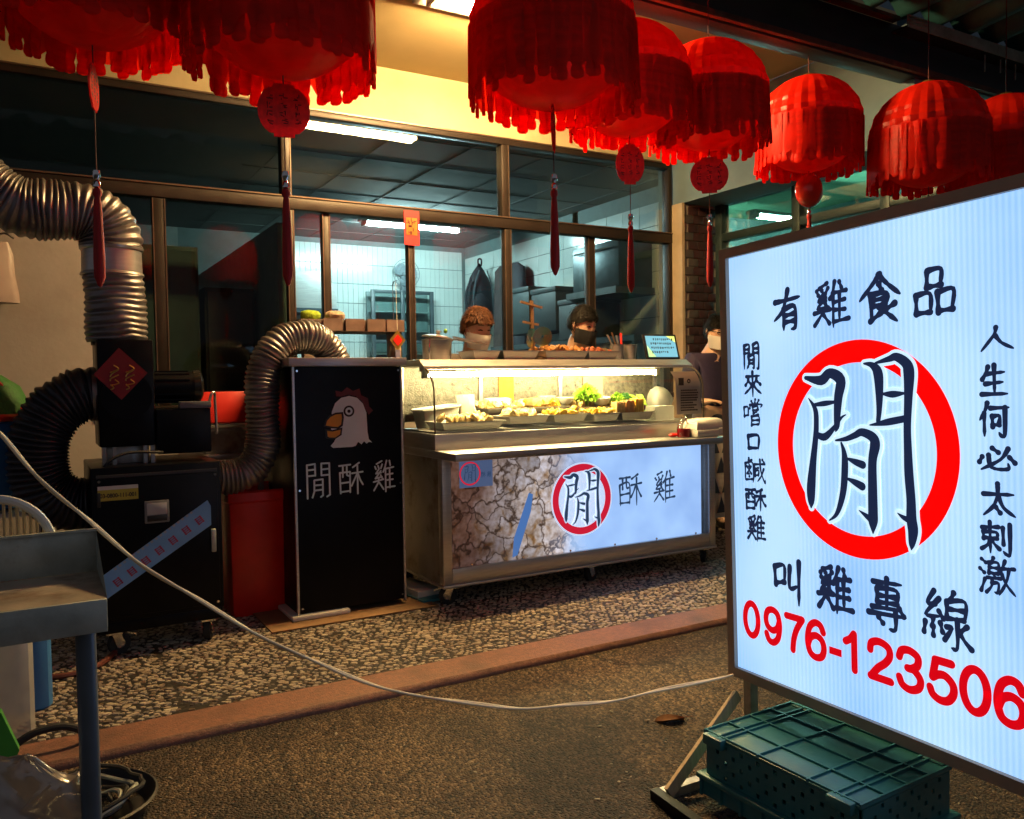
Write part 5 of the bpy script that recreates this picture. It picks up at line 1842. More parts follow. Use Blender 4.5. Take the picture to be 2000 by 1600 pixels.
MB().cyl((1.89, 4.60, 1.43), (1.885, 4.60, 1.72), .0018, n=5).build('string', PAPER, CH)
MB().tube([(1.895, 4.67, 1.414), (1.895, 4.67, 1.70), (1.893, 4.655, 1.72), (1.885, 4.59, 1.72)], .003, 6).build('hook', CHROME, CH)
MB().box(1.875, 1.905, 4.598, 4.602, 1.25, 1.312).build('tag', pbr('blue_gold_tag', (.2, .2, .35), .5, 0, .5, 40), CH)

# ================================================================== left foreground
SB = thing('steel_bench', (-.25, 1.73, -.1), 'galvanised steel trough bench at the left edge', 'bench')
MB().box(-.75, .105, 1.846, 1.85, .752, .835, .001).build('back_lip', GALV, SB)
MB().box(-.75, .1055, 1.84, 1.853, .8335, .838).build('rolled_edge', GALV, SB)
MB().box(-.75, .104, 1.60, 1.845, .742, .752).build('shelf', pbr('rusty_shelf_steel', (.42, .36, .28), .5, .4, .3, 10, .1, 60, dirt=(.2, .11, .05), dscale=6), SB)
MB().box(-.75, .1035, 1.592, 1.60, .695, .752, .001).build('front_lip', GALV, SB)
MB().add([(.1045, 1.60, .70), (.1045, 1.846, .752), (.1045, 1.846, .835), (.1045, 1.60, .752)], [(0, 1, 2, 3)]).build('end_plate', GALV, SB)
for x, y in ((.07, 1.625), (-.7, 1.625), (-.7, 1.82)):
    MB().cyl((x, y, -.1), (x, y, .742), .0165, n=16).build('leg', pbr('grey_pipe_%d_%d' % (int(x * 100), int(y * 100)), (.12, .16, .2), .35, .4), SB)
MB().box(-.74, .06, 1.62, 1.83, .02, .04).build('lower_shelf', GALV, SB)
# strainer resting on the bench
STR = thing('strainer_basket', (-.075, 1.88, .695), 'beige slatted strainer basket hung behind the steel bench lip', 'basket')
MB().tube([(-.075 + .105 * math.cos(a), 1.88 + .02 * math.sin(a), .80 + .105 * math.sin(a)) for a in np.linspace(0, 2 * math.pi, 40)[:-1]], .009, 8, closed=True).build('rim', WHITEP, STR)
MB().tube(catmull([(-.075, 1.885, .90), (-.075, 1.865, .865), (-.075, 1.846, .842), (-.075, 1.84, .80)], 5), .004, 6).build('hook', CHROME, STR)
BEIGE = pbr('beige_plastic', (.55, .42, .25), .5, 0, .1, 6)
for i in range(17):
    x = -.165 + i * .0112
    h_ = math.sqrt(max(0, .1 ** 2 - (x + .075) ** 2))
    MB().tube(catmull([(x, 1.88 - .02 * h_ / .1, .80 - h_), (x, 1.91, .80), (x, 1.88 + .02 * h_ / .1, .80 + h_)], 5), .003, 6).build('slat', BEIGE, STR)
# baskets by the wall
GB = thing('green_net_basket', (-.17, 4.3, .82), 'green net food cover with red rim at the left edge', 'basket')
MB().lathe([(.19, 0), (.185, .05), (.15, .13), (.08, .18), (0, .19)], 28, (-.19, 4.3, 1.0)).build('net_dome', pbr('green_net', (.03, .16, .03), .6, 0, .3, 60, .4, 90), GB)
MB().tube([(-.19 + .2 * math.cos(a), 4.3 + .2 * math.sin(a), .995) for a in np.linspace(0, 2 * math.pi, 36)[:-1]], .016, 8, closed=True).build('red_rim', REDBR, GB)
MB().tube(catmull([(-.37, 4.2, 1.0), (-.19, 4.18, 1.2), (-.02, 4.2, 1.0)], 8), .008, 6).build('red_hoop', REDBR, GB)
BB = thing('blue_bucket', (-.19, 4.3, .55), 'blue plastic bucket under the green net cover', 'bucket')
MB().lathe([(0, .60), (.15, .60), (.185, .97), (.192, .975), (.19, .985), (.18, .97), (.14, .62)], 28, (-.19, 4.3, 0)).build('bucket_body', BLUEP, BB)
WR = thing('wire_stand', (-.19, 4.3, 0), 'steel wire stand under the blue bucket at left', 'stand')
MB().box(-.42, .04, 4.08, 4.52, .575, .595).build('top', STEEL_OLD, WR)
for x in (-.4, .02):
    for y in (4.1, 4.5):
        MB().cyl((x, y, 0), (x, y, .575), .01, n=8).build('leg', CHROME, WR)
tag(MB().lathe([(0, 0), (.11, 0), (.14, .42), (.15, .425), (.145, .44), (.13, .42), (.1, .02)], 26, (-.14, 4.0, .0)).build('red_bucket', REDP), 'red plastic bucket on the floor at the left edge', 'bucket')
# jugs
for i, (x, y, m1, lab) in enumerate(((-.045, 3.36, BLUEP, 'blue plastic water jug on the pebble floor at left'), (-.10, 3.12, CLEARP, 'milky white plastic jug in front of the blue jug'))):
    J = thing('water_jug', (x, y, 0), lab, 'jug')
    mb = MB()
    prof = [(0, .072), (.01, .08), (.30, .08), (.34, .07), (.37, .035), (.40, .032)]
    for zz, hw in prof:
        for k_ in range(24):
            a = 2 * math.pi * k_ / 24
            c_, s_ = math.cos(a), math.sin(a)
            e_ = (abs(c_) ** 4 + abs(s_) ** 4) ** (-.25)
            mb.v.append((x + hw * c_ * e_, y + hw * s_ * e_, zz))
    for q in range(len(prof) - 1):
        mb.f += [(q * 24 + k_, q * 24 + (k_ + 1) % 24, q * 24 + 24 + (k_ + 1) % 24, q * 24 + 24 + k_) for k_ in range(24)]
    mb.build('jug_body', m1, J)
    MB().cyl((x, y, .395), (x, y, .425), .036, n=18).build('cap', BLUEP, J)
    MB().tube(catmull([(x - .05, y, .36), (x - .03, y, .42), (x + .03, y, .42), (x + .05, y, .36)], 6), .01, 8).build('handle', m1, J)
tag(MB().tube(catmull([(-.02, 3.62, .015), (.09, 3.60, .012), (.20, 3.66, .012), (.27, 3.8, .015)], 8), .012, 8).build('brown_hose', pbr('brown_hose', (.12, .03, .02), .5)), 'dark red hose lying on the pebbles beside the machine', 'hose')
# green bag clip, hoses, basin, plastic bag at the lower left corner
tag(MB().prism([(-.12, .355), (-.085, .35), (-.05, .25), (-.072, .205), (-.078, -.058), (-.095, -.058), (-.10, .235)], 2.30, 2.33).build('green_scoop', GREENP), 'bright green plastic scoop at the lower left edge', 'scoop')
tag(MB().tube(catmull([(-.10, 2.9, .0), (-.075, 2.9, .04), (-.02, 2.9, .068), (.05, 2.9, .072), (.10, 2.9, .05), (.13, 2.92, .01)], 8), .012, 10).build('black_hose', RUBBER), 'black hose arching over the kerb behind the bench leg', 'hose')
BS = thing('black_basin', (.09, 2.50, -.05), 'wide black basin of coiled cable at the lower left', 'basin')
MB().lathe([(0, 0), (.15, 0), (.18, .05), (.187, .053), (.18, .056), (.15, .01), (0, .008)], 40, (.09, 2.50, -.05)).build('basin_body', BLACKP, BS)
for i in range(5):
    rr = .07 + .02 * i
    pts = [(.09 + rr * math.cos(a) + random.uniform(-.006, .006), 2.50 + rr * .9 * math.sin(a), -.025 + .012 * i + .012 * math.sin(3 * a + i)) for a in np.linspace(0, 2 * math.pi, 36)[:-1]]
    tag(MB().tube(pts, .0065, 7, closed=True).build('cable_coil', (RUBBER, GALV, BLACKP, GALV, RUBBER)[i]), ('innermost black cable ring in the basin', 'inner grey cable ring in the basin', 'middle black cable ring in the basin', 'outer grey cable ring in the basin', 'outermost black cable ring in the basin')[i], 'cable')
mb = MB().blob((-.13, 1.67, .265), (.235, .09, .225), (0, .42, 0), 60, 44, .012)
mb.v = [(x + .016 * math.sin(31 * z + 17 * x) + .006 * math.sin(90 * z), y + .02 * math.sin(43 * x + 39 * z), max(.041, z + .022 * math.sin(37 * x - 19 * y) * math.cos(31 * z) + .007 * math.sin(110 * x + 50 * z))) for x, y, z in mb.v]
PBAG = thinsheet('crinkled_clear_plastic', (.34, .30, .29), .3, .22, .22, .8)
tag(mb.build('plastic_sheet_bag', PBAG), 'crinkled clear plastic bag at the lower left corner', 'bag')
# hanging hood on the wall
HH = thing('hanging_bag', (-.2, 4.93, 1.5), 'pale pinkish plastic bag hanging on the wall at the left edge', 'bag')
mb = MB()
for zz, xl, xr_, d in ((1.86, -.24, -.075, .012), (1.80, -.30, -.055, .03), (1.70, -.34, -.05, .045), (1.60, -.36, -.035, .05), (1.555, -.36, -.032, .045), (1.55, -.34, -.05, .02)):
    for k_ in range(20):
        a = 2 * math.pi * k_ / 20
        mb.v.append(((xl + xr_) / 2 + (xr_ - xl) / 2 * math.cos(a), 4.94 + d * math.sin(a) * (1 + .2 * math.sin(3 * a)), zz))
for i in range(5):
    mb.f += [(i * 20 + k_, i * 20 + (k_ + 1) % 20, i * 20 + 20 + (k_ + 1) % 20, i * 20 + 20 + k_) for k_ in range(20)]
mb.f.append(tuple(range(20)))
mb.f.append(tuple(reversed(range(100, 120))))
mb.build('bag_body', pbr('pinkish_plastic', (.42, .33, .31), .4, 0, .12, 9), HH)
MB().tube(catmull([(-.17, 4.92, 1.84), (-.1, 4.92, 1.9), (-.05, 4.93, 1.88)], 6), .006, 6).build('strap', CHROME, HH)

# ================================================================== cable sagging to the sign
P0, P1 = Vector((-.18, 1.62, 1.08)), Vector((1.86, 1.905, .20))
for k_, off in enumerate((0., .006)):
    ctrl = [(-2.4, 1.2, 2.6), (-1.4, 1.4, 2.05), (-.6, 1.6, 1.52), (-.30, 1.69, 1.28), (-0.081, 1.780, 1.069), (-0.051, 1.795, 1.034), (0.008, 1.822, 0.950), (0.098, 1.854, 0.845), (0.203, 1.883, 0.736), (0.339, 1.911, 0.621), (0.500, 1.932, 0.500), (0.677, 1.944, 0.388), (0.885, 1.948, 0.295), (1.111, 1.942, 0.226), (1.272, 1.932, 0.199), (1.441, 1.919, 0.185), (1.619, 1.901, 0.185), (1.866, 1.871, 0.193)]
    pts = catmull(ctrl, 10)
    pts = [Vector((p.x, p.y + off, p.z + (.004 if k_ else -.002) * math.sin(i * .35 + k_ * 2))) for i, p in enumerate(pts)]
    tag(MB().tube(pts, .0034, 8).build('power_cable', pbr('cream_cable_%d' % k_, (.88, .76, .52), .5)), ('nearer strand of the sagging cream cable running to the sign', 'farther strand of the sagging cream cable running to the sign')[k_], 'cable', 'two strand cable to the sign')
# dry leaf
DL = thing('dry_leaf', (1.89, 2.19, -.07), 'curled brown dry leaf on the asphalt left of the sign', 'leaf')
mb = MB()
for i in range(9):
    u = i / 8
    w = .032 * math.sin(math.pi * min(1, u * .92 + .06)) ** .8
    for v in (-1, -.5, 0, .5, 1):
        mb.v.append((1.83 + .10 * u, 2.20 - .03 * u + v * w * .8, -.072 + .013 * v * v + .007 * math.sin(u * 3)))
mb.f = [(i * 5 + j, i * 5 + 5 + j, i * 5 + 6 + j, i * 5 + 1 + j) for i in range(8) for j in range(4)]
mb.build('blade', pbr('dry_leaf', (.22, .10, .04), .8, 0, .3, 40), DL)
MB().tube([(1.93, 2.17, -.058), (1.965, 2.165, -.062)], .002, 5).build('stalk', WOODB, DL)

# ================================================================== kitchen things
FN = thing('wall_fan', (3.945, 9.36, 2.25), 'round white wall fan on the tiled kitchen wall', 'fan')
FW = pbr('fan_white', (.20, .24, .27), .4)
for rr in (.17, .13, .09, .05):
    MB().tube([(3.945 + rr * math.cos(a), 9.28 - (.17 - rr) * .15, 2.425 + rr * math.sin(a)) for a in np.linspace(0, 2 * math.pi, 40)[:-1]], .004, 6, closed=True).build('guard_ring', FW, FN)
for q in range(20):
    a = 2 * math.pi * q / 20
    MB().bar((3.945 + .03 * math.cos(a), 9.26, 2.425 + .03 * math.sin(a)), (3.945 + .17 * math.cos(a), 9.282, 2.425 + .17 * math.sin(a)), .003, .003).build('guard_wire', FW, FN)
for q in range(3):
    a = 2 * math.pi * q / 3 + .4
    mb = MB()
    for i in range(6):
        t = i / 5
        w = .02 + .05 * math.sin(math.pi * t * .8 + .3)
        d = Vector((math.cos(a), 0, math.sin(a)))
        s_ = Vector((-math.sin(a), .35, math.cos(a)))
        c_ = Vector((3.945, 9.31, 2.425)) + d * (.03 + .115 * t)
        mb.v += [tuple(c_ - s_ * w), tuple(c_ + s_ * w)]
    mb.f = [(2 * i, 2 * i + 1, 2 * i + 3, 2 * i + 2) for i in range(5)]
    mb.build('blade', pbr('fan_blade_%d' % q, (.28, .34, .38), .4), FN)
MB().cyl((3.945, 9.25, 2.425), (3.945, 9.40, 2.425), .04, n=18).build('motor', FW, FN)
MB().box(3.91, 3.98, 9.34, 9.405, 2.2, 2.40, .005).build('bracket', FW, FN)
# glass-door cabinet
GC = thing('glass_door_cabinet', (3.86, 9.25, 0), 'dark framed glass door cabinet against the tiled kitchen wall', 'cabinet')
KD = pbr('kitchen_dark_frame', (.05, .07, .08), .4)
for x in (3.49, 3.86, 4.24):
    MB().box(x - .022, x + .022, 9.2, 9.24, .1, 2.21, .003).build('stile', KD, GC)
for zz in (2.19, 1.6, .12):
    MB().box(3.47, 4.26, 9.203, 9.237, zz - .02, zz + .02, .003).build('rail', KD, GC)
for a, b in ((3.515, 3.835), (3.885, 4.215)):
    MB().box(a, b, 9.215, 9.219, .14, 2.17).build('pane', WINGLASS, GC)
MB().box(3.47, 4.26, 9.38, 9.40, .1, 2.2).build('back_board', pbr('cabinet_back', (.22, .28, .28), .6), GC)
for zz in (1.95, 1.72, 1.45):
    MB().box(3.5, 4.23, 9.24, 9.38, zz, zz + .015).build('shelf', pbr('cabinet_shelf_%d' % int(zz * 100), (.35, .4, .4), .5), GC)
# stainless hood at the back left
HD = thing('range_hood', (2.72, 9.2, 1.6), 'stainless range hood at the far kitchen wall left of the tiles', 'hood')
MB().prism([(2.35, 1.95), (2.98, 1.95), (2.98, 2.08), (2.9, 2.35), (2.45, 2.35), (2.35, 2.08)], 9.0, 9.40).build('canopy', STEEL, HD)
MB().box(2.34, 2.99, 8.99, 9.39, 1.90, 1.949).build('lip', KD, HD)
# bag and jacket on the side wall
NAVYC = pbr('black_nylon', (.006, .006, .01), .75, 0, .3, 10, .2, 40)
BGB = thing('hanging_backpack', (4.55, 8.6, 1.9), 'black backpack hanging in the kitchen by the tiled corner', 'bag')
mb = MB()
prof = [(-.42, .14), (-.36, .18), (-.15, .185), (.04, .16), (.14, .12), (.22, .075), (.27, .035), (.31, .012)]
for zz, hw in prof:
    for k_ in range(18):
        a = 2 * math.pi * k_ / 18
        f_ = 1 + random.uniform(-.06, .06)
        mb.v.append((4.57 + hw * f_ * math.cos(a), 8.6 + hw * .55 * math.sin(a), 2.18 + zz))
for i in range(len(prof) - 1):
    mb.f += [(i * 18 + k_, i * 18 + (k_ + 1) % 18, i * 18 + 18 + (k_ + 1) % 18, i * 18 + 18 + k_) for k_ in range(18)]
mb.f.append(tuple(reversed(range(18))))
mb.build('pack_body', NAVYC, BGB, smooth=60)
MB().blob((4.53, 8.50, 1.98), (.12, .05, .15), (0, .1, 0), 14, 10, .05).build('front_pocket', NAVYC, BGB)
MB().tube(catmull([(4.55, 8.58, 2.46), (4.54, 8.56, 2.53), (4.58, 8.56, 2.53), (4.59, 8.58, 2.46)], 6), .01, 8).build('top_handle', NAVYC, BGB)
for s_ in (-1, 1):
    MB().tube(catmull([(4.57 + s_ * .05, 8.50, 2.40), (4.57 + s_ * .11, 8.50, 2.22), (4.57 + s_ * .13, 8.505, 1.98), (4.57 + s_ * .12, 8.51, 1.80)], 6), .008, 6).build('seam', KD, BGB)
MB().tube(catmull([(4.42, 8.52, 2.3), (4.34, 8.5, 2.1), (4.37, 8.5, 1.92), (4.46, 8.52, 1.93)], 8), .014, 8).build('strap', NAVYC, BGB)
JK = thing('hanging_jackets', (4.68, 8.1, 1.5), 'dark brown jackets hanging on the kitchen side wall', 'jacket')
for q, (y, w, m1) in enumerate(((8.25, .16, pbr('brown_jacket', (.05, .035, .035), .85, 0, .3, 12, .3, 30)), (7.95, .2, pbr('grey_jacket', (.04, .04, .05), .85, 0, .3, 12, .3, 30)))):
    mb = MB()
    for zz, f_ in ((2.42, .3), (2.36, .85), (2.1, .95), (1.8, 1.05), (1.5, 1.15)):
        for k_ in range(16):
            a = 2 * math.pi * k_ / 16
            mb.v.append((4.68 + .07 * f_ * math.cos(a) * (1 + .2 * math.sin(5 * a)), y + w * f_ * math.sin(a) * (1 + .08 * math.sin(7 * a + zz * 9)), zz))
    for i in range(4):
        mb.f += [(i * 16 + k_, i * 16 + (k_ + 1) % 16, i * 16 + 16 + (k_ + 1) % 16, i * 16 + 16 + k_) for k_ in range(16)]
    mb.build('jacket', m1, JK, smooth=60)
# shelves and boxes along the side wall
for i, (y0, y1, z0, z1, c, lab) in enumerate(((7.25, 7.72, 1.6, 2.08, (.03, .045, .05), 'dark storage box in front of the side wall tiles'), (6.75, 7.2, 1.6, 2.03, (.022, .03, .036), 'darker storage box nearer the kitchen window'), (6.2, 6.7, 1.5, 1.88, (.04, .045, .05), 'low grey storage box behind the dark haired worker'))):
    BX = thing('storage_box', (4.6, (y0 + y1) / 2, z0), lab, 'box', 'boxes on the kitchen side rack')
    m1 = pbr('storage_box_%d' % i, c, .55, 0, .2, 6)
    MB().box(4.42, 4.77, y0, y1, z0, z1 - .05, .006).build('box_body', m1, BX)
    MB().box(4.41, 4.78, y0 - .01, y1 + .01, z1 - .049, z1, .006).build('box_lid', m1, BX)
SR = thing('side_rack', (4.58, 6.9, 0), 'dark kitchen rack under the storage boxes', 'rack')
MB().box(4.38, 4.78, 5.5, 8.0, 1.44, 1.49).build('rack_top', KD, SR)
for y in (5.52, 6.7, 7.98):
    for x in (4.4, 4.76):
        MB().box(x - .015, x + .015, y - .015, y + .015, 0, 1.44).build('rack_leg', KD, SR)
EH = thing('side_hood', (4.6, 6.1, 1.9), 'dark steel cooker hood on the kitchen side wall', 'hood')
MB().box(4.42, 4.79, 5.75, 6.45, 1.92, 2.33, .006).build('hood_body', pbr('dark_hood', (.06, .08, .09), .35, .6), EH)
MB().tube([(4.40, 5.8, 2.27), (4.40, 6.4, 2.27)], .008, 8).build('hood_rail', CHROME, EH)
MB().box(4.36, 4.79, 5.72, 6.48, 1.86, 1.918).build('hood_lip', KD, EH)
# storeroom odds and ends seen dimly through the left panes
for i, (x0, x1, z0, z1, c, lab) in enumerate(((.35, .95, .9, 2.0, (.035, .045, .04), 'dim green notice board behind the left window'), (.98, 1.3, .8, 1.75, (.05, .03, .03), 'dim reddish cupboard behind the left window'))):
    CB = thing('dim_cupboard', ((x0 + x1) / 2, 5.7, 0), lab, 'cupboard')
    MB().box(x0, x1, 5.6, 5.9, 0, z1, .005).build('carcass', pbr('cupboard_%d' % i, c, .6), CB)
    MB().box(x0 + .02, x1 - .02, 5.59, 5.599, z0, z1 - .03).build('door', pbr('cupboard_door_%d' % i, [v * 1.5 for v in c], .5), CB)


# ================================================================== people
def skin_mesh(verts, edges, radii, name, mat, sub=2):
    me = bpy.data.meshes.new(name)
    me.from_pydata(verts, edges, [])
    o = bpy.data.objects.new(name, me)
    COL.objects.link(o)
    sm = o.modifiers.new('skin', 'SKIN')
    sm.use_smooth_shade = True
    for i, r_ in enumerate(radii):
        me.skin_vertices[0].data[i].radius = r_ if isinstance(r_, tuple) else (r_, r_)
    me.skin_vertices[0].data[0].use_root = True
    ss = o.modifiers.new('sub', 'SUBSURF')
    ss.levels = ss.render_levels = sub
    dg = bpy.context.evaluated_depsgraph_get()
    ev = o.evaluated_get(dg)
    tm_ = ev.to_mesh()
    vs = [v.co[:] for v in tm_.vertices]
    fs = [tuple(p.vertices) for p in tm_.polygons]
    ev.to_mesh_clear()
    bpy.data.objects.remove(o)
    return MB().add(vs, fs)


def head_shape(scale=1.):
    """head centred at the ears, face towards -y"""
    mb = MB()
    n, m = 32, 24
    for i in range(m + 1):
        t = math.pi * i / m
        zz = math.cos(t)
        for k_ in range(n):
            a = 2 * math.pi * k_ / n
            x, y = math.sin(t) * math.cos(a), math.sin(t) * math.sin(a)
            px_, py_, pz_ = x * .076, y * .096, zz * .118
            if pz_ < 0:                                   # jaw narrows, chin forward
                q = -pz_ / .118
                px_ *= 1 - .32 * q * q
                py_ = py_ * (1 - .18 * q) - .018 * q
            if y < -.6 and abs(x) < .3:                   # nose and brow
                py_ -= .016 * math.exp(-((pz_ + .012) / .018) ** 2) * math.exp(-(x / .13) ** 2)
                py_ -= .004 * math.exp(-((pz_ - .03) / .014) ** 2)
            if y < -.5 and .18 < abs(x) < .6:             # eye sockets
                py_ += .007 * math.exp(-((pz_ - .012) / .014) ** 2)
            mb.v.append((px_ * scale, py_ * scale, pz_ * scale))
    mb.f = [(i * n + k_, (i + 1) * n + k_, (i + 1) * n + (k_ + 1) % n, i * n + (k_ + 1) % n) for i in range(m) for k_ in range(n)]
    return mb


def person(loc, head, face_rot, label, hair, mask, shirt, hair_len=.03, lean=.12, hands=None, trousers=(.02, .02, .03), glasses=False, fluff=1., sleeve=.75):
    x, y, z0 = loc
    P = thing('person', loc, label, 'person')
    hx, hy, hz = head
    E = Euler(face_rot).to_matrix()

    def H(p):
        return E @ Vector(p) + Vector((hx, hy, hz))
    neck = H((0, .025, -.10))
    sh = Vector((x, y - lean * .5, hz - .185))
    if hands is None:
        hands = [(x - .2, y - .33, 1.0), (x + .18, y - .33, 1.0)]
    pel = Vector((x, y, z0 + .86))
    V_ = [pel, pel.lerp(sh, .5), sh - Vector((0, 0, .06)), sh + Vector((0, 0, .02)), neck, H((0, .015, -.06))]
    Ed = [(0, 1), (1, 2), (2, 3), (3, 4), (4, 5)]
    Rr = [(.15, .11), (.145, .10), (.16, .10), (.11, .075), .055, .05]
    for s, hd in ((-1, hands[0]), (1, hands[1])):
        a = Vector((x + s * .185, sh.y + .01, sh.z - .015))
        hd = Vector(hd)
        el = Vector((x + s * .25, (a.y + hd.y) / 2 + .06, min(a.z, hd.z) - .02 + .1 * max(0, hd.z - a.z)))
        i0 = len(V_)
        wr = el.lerp(hd, .8)
        pm = hd
        V_ += [a, el, wr, pm]
        Rr += [.058, .042, .03, (.035, .018)]
        Ed += [(2, i0), (i0, i0 + 1), (i0 + 1, i0 + 2), (i0 + 2, i0 + 3)]
        d = (hd - el).normalized()
        side = d.cross(Vector((0, 0, 1))).normalized()
        for q, (o_, ln_) in enumerate(((-.034, .055), (-.016, .075), (.0, .08), (.016, .075), (.032, .06))):
            j = len(V_)
            kn = pm + side * o_ + d * (.035 if q else .0)
            V_ += [kn, kn + d * ln_ * .55 + Vector((0, 0, -.012)), kn + d * ln_ * .9 + Vector((0, 0, -.032))]
            Rr += [.0095, .0085, .007]
            Ed += [(i0 + 3, j), (j, j + 1), (j + 1, j + 2)]
    for s in (-1, 1):
        j = len(V_)
        V_ += [pel + Vector((s * .09, 0, -.06)), Vector((x + s * .10, y - .01, z0 + .47)), Vector((x + s * .10, y + .01, z0 + .08)), Vector((x + s * .11, y - .13, z0 + .035))]
        Rr += [.085, .062, .045, .035]
        Ed += [(0, j), (j, j + 1), (j + 1, j + 2), (j + 2, j + 3)]
    body = skin_mesh([tuple(v) for v in V_], Ed, Rr, 'body', SKIN, 1)
    hs = head_shape()
    body.add([tuple(H(p)) for p in hs.v], hs.f)
    for s in (-1, 1):
        e_ = MB().blob((s * .078, .008, .0), (.010, .018, .032), (0, 0, s * .3), 10, 8)
        body.add([tuple(H(p)) for p in e_.v], e_.f)
    bo = body.build('body', SKIN, P, smooth=80)
    # shirt and trousers
    k_ = 4
    sv = [tuple(v) for v in V_[:4]]
    se = [(0, 1), (1, 2), (2, 3)]
    sr = [(.168, .125), (.162, .118), (.176, .115), (.10, .085)]
    arm = [i for i in range(6, len(V_))]
    i0 = 6
    for s in range(2):
        base_i = 6 + s * 19
        a, el = V_[base_i], V_[base_i + 1]
        j = len(sv)
        sv += [tuple(a), tuple(a.lerp(el, min(1, sleeve)))]
        sr += [.075, .062]
        se += [(2, j), (j, j + 1)]
        if sleeve > 1:
            sv.append(tuple(V_[base_i + 2]))
            sr.append(.042)
            se.append((j + 1, j + 2))
    shm = skin_mesh(sv, se, sr, 'shirt', shirt, 2).build('shirt', shirt, P, smooth=80)
    tm_ = pbr('trousers_%s' % label[:12].replace(' ', '_'), trousers, .9)
    tv = [tuple(pel + Vector((0, 0, .08))), tuple(pel)]
    te = [(0, 1)]
    tr_ = [(.165, .125), (.17, .13)]
    for s in (-1, 1):
        j = len(tv)
        tv += [tuple(pel + Vector((s * .09, 0, -.06))), (x + s * .10, y - .01, z0 + .47), (x + s * .10, y + .01, z0 + .09)]
        tr_ += [.10, .08, .07]
        te += [(1, j), (j, j + 1), (j + 1, j + 2)]
    skin_mesh(tv, te, tr_, 'trousers', tm_, 2).build('trousers', tm_, P, smooth=80)
    for s in (-1, 1):
        MB().blob((x + s * .11, y - .07, z0 + .04), (.045, .12, .04), n=14, m=8).build('shoe', BLACKP, P)
    # hair: a cap plus many short locks
    hb = MB()
    n, m = 36, 14
    for i in range(m + 1):
        t = math.pi * .60 * i / m
        for k2 in range(n):
            a = 2 * math.pi * k2 / n
            yy = math.sin(a)
            tt = t * (1.0 if yy > -.1 else .86 - .24 * (-yy))
            f_ = (1.07 + .07 * fluff + random.uniform(-.015, .015))
            hb.v.append(tuple(H((math.sin(tt) * math.cos(a) * .078 * f_, math.sin(tt) * yy * .098 * f_ + .004, math.cos(tt) * .118 * f_ + .002))))
    hb.f = [(i * n + k2, (i + 1) * n + k2, (i + 1) * n + (k2 + 1) % n, i * n + (k2 + 1) % n) for i in range(m) for k2 in range(n)]
    for _ in range(900):
        a = random.uniform(0, 6.283)
        yy = math.sin(a)
        t = random.uniform(.05, 1) ** .7 * math.pi * (.58 if yy > -.1 else .36)
        f_ = 1.07 + .06 * fluff
        p = Vector((math.sin(t) * math.cos(a) * .078 * f_, math.sin(t) * yy * .098 * f_, math.cos(t) * .118 * f_))
        nrm = p.normalized()
        down = Vector((0, -.3 if yy < 0 else .1, -1))
        dr = (down - nrm * down.dot(nrm)).normalized() * .9 + nrm * random.uniform(.0, .14) * fluff + Vector((random.uniform(-.3, .3), random.uniform(-.3, .3), 0))
        q = p + dr.normalized() * hair_len * random.uniform(.7, 1.5)
        s_ = nrm.cross(dr).normalized() * .0038
        mid = p.lerp(q, .5) + nrm * .006
        hb.add([tuple(H(v)) for v in (p - s_, p + s_, mid + s_ * .8, mid - s_ * .8, q)], [(0, 1, 2, 3), (3, 2, 4)])
    hb.build('hair', hair, P, smooth=80)
    # ragged fringe over the forehead
    bang = MB()
    for q in range(34):
        a = math.pi * (1.14 + .72 * q / 33)
        f_ = 1.09 + .05 * fluff
        t0 = math.pi * .30
        t1 = math.pi * random.uniform(.345, .41)
        pr = []
        for tt in (t0, (t0 + t1) / 2, t1):
            pr.append(Vector((math.sin(tt) * math.cos(a) * .078 * f_, math.sin(tt) * math.sin(a) * .098 * f_ - .001, math.cos(tt) * .118 * f_)))
        sd = Vector((-math.sin(a), math.cos(a), 0)) * .0048
        jx = Vector((random.uniform(-.006, .006), 0, 0))
        bang.add([tuple(H(v)) for v in (pr[0] - sd, pr[0] + sd, pr[1] + sd + jx * .5, pr[1] - sd + jx * .5, pr[2] + jx)], [(0, 1, 2, 3), (3, 2, 4)])
    bang.build('fringe', hair, P, smooth=80)
    # lowered eyelids and brows
    dk = MB()
    for s in (-1, 1):
        for o_, zz, w in ((.031, .037, .017), (.031, .006, .013)):
            pts = [H((s * (o_ - w), -.093 + .004 * abs(s), zz)), H((s * o_, -.0935 + .006, zz + .004)), H((s * (o_ + w), -.078, zz))]
            dk.tube([tuple(v) for v in pts], [.0025, .0038, .002], 6)
    dk.build('brows_and_lashes', hair, P)
    # mask
    mk = MB()
    n, m = 16, 10
    for i in range(m + 1):
        zz = -.016 - .096 * i / m
        for k2 in range(n + 1):
            a = math.pi * (1.08 + .84 * k2 / n)
            q = -zz / .118
            rx = .080 * (1 - .28 * q * q) + .004
            ry = (.098 * (1 - .12 * q) + .022) * (1 if .2 < k2 / n < .8 else .97)
            c_ = math.cos(a)
            bulge = .012 * math.exp(-(c_ / .5) ** 2) * math.sin(math.pi * i / m)
            mk.v.append(tuple(H((rx * c_, ry * math.sin(a) - bulge * .7 + (.012 if abs(c_) > .6 else 0), zz))))
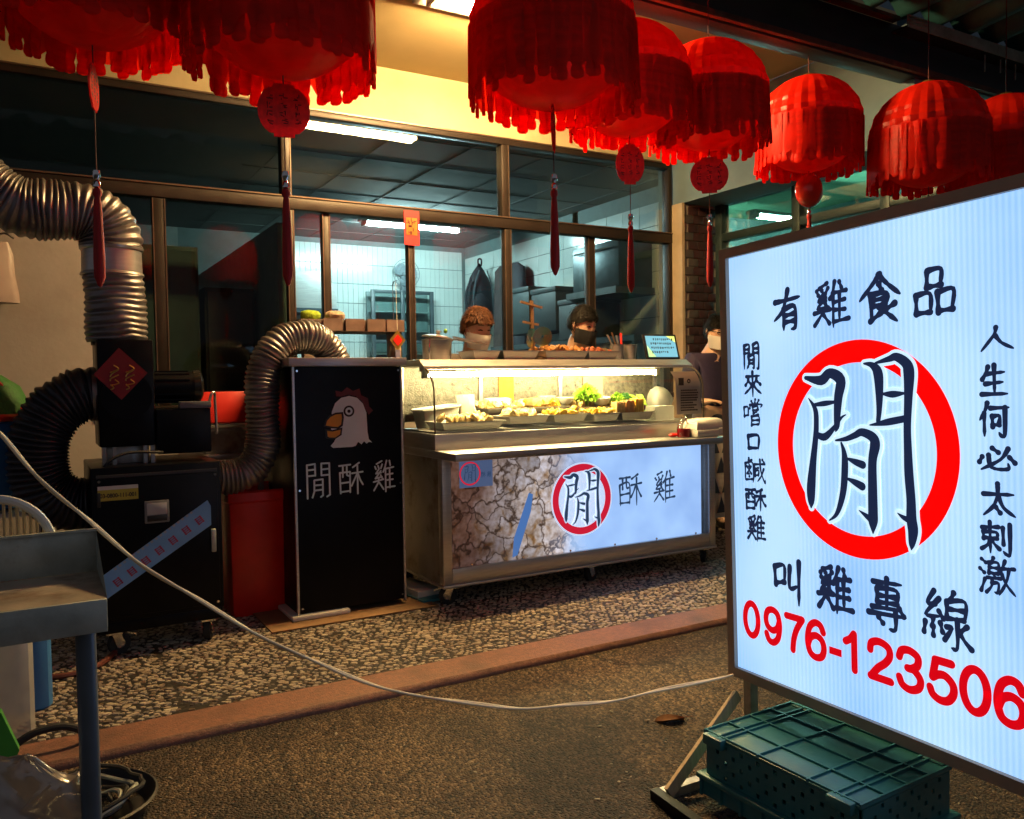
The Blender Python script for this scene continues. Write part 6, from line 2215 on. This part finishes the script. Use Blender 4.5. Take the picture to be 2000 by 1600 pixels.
    mk.f = [(i * (n + 1) + k2, (i + 1) * (n + 1) + k2, (i + 1) * (n + 1) + k2 + 1, i * (n + 1) + k2 + 1) for i in range(m) for k2 in range(n)]
    mo = mk.build('face_mask', mask, P, smooth=80)
    for s in (-1, 1):
        MB().tube([tuple(H(v)) for v in ((s * .07, -.045, -.02), (s * .08, -.01, .01), (s * .083, .012, .02), (s * .083, .016, -.01), (s * .078, -.005, -.04), (s * .062, -.045, -.085))], .0015, 5).build('ear_loop', mask, mo)
    if glasses:
        g = MB()
        for s in (-1, 1):
            g.tube([tuple(H((s * .033 + .024 * math.cos(a), -.108, .012 + .017 * math.sin(a)))) for a in np.linspace(0, 6.283, 20)[:-1]], .002, 6, closed=True)
            g.tube([tuple(H(v)) for v in ((s * .057, -.106, .015), (s * .08, .0, .015))], .002, 6)
        g.tube([tuple(H(v)) for v in ((-.009, -.110, .014), (.009, -.110, .014))], .002, 6)
        g.build('glasses', BLACKP, P)
    return P


HAIRC = pbr('copper_hair', (.070, .024, .009), .7, 0, .55, 90, spec=.2)
HAIRB = pbr('black_hair', (.0045, .0035, .003), .65, 0, .45, 90, spec=.2)
MASKW = pbr('white_mask', (.90, .87, .82), .8, 0, .05, 20)
MASKB = pbr('black_mask', (.008, .008, .010), .8, 0, .1, 20)
person((2.38, 4.60, 0), (2.335, 4.44, 1.435), (R(15), 0, R(8)), 'copper haired worker in white mask looking down behind the cart', HAIRC, MASKW, pbr('grey_tee', (.10, .085, .08), .9, 0, .15, 10, .2, 30), .024, .12, fluff=1.1)
person((3.17, 4.62, 0), (3.125, 4.46, 1.475), (R(17), 0, R(14)), 'dark haired worker in black mask and olive apron behind the fried chicken', HAIRB, MASKB, pbr('olive_shirt', (.26, .22, .12), .9, 0, .15, 10, .2, 30), .018, .12, fluff=.6)
person((4.29, 4.52, 0), (4.275, 4.42, 1.445), (R(12), 0, R(-15)), 'customer with glasses and white mask half hidden by the lightbox sign', HAIRB, MASKW, pbr('purple_jacket', (.035, .025, .07), .8, 0, .2, 10, .3, 30), .03, .08, hands=[(4.15, 4.38, .95), (4.43, 4.38, .95)], glasses=True, fluff=.5, sleeve=2)
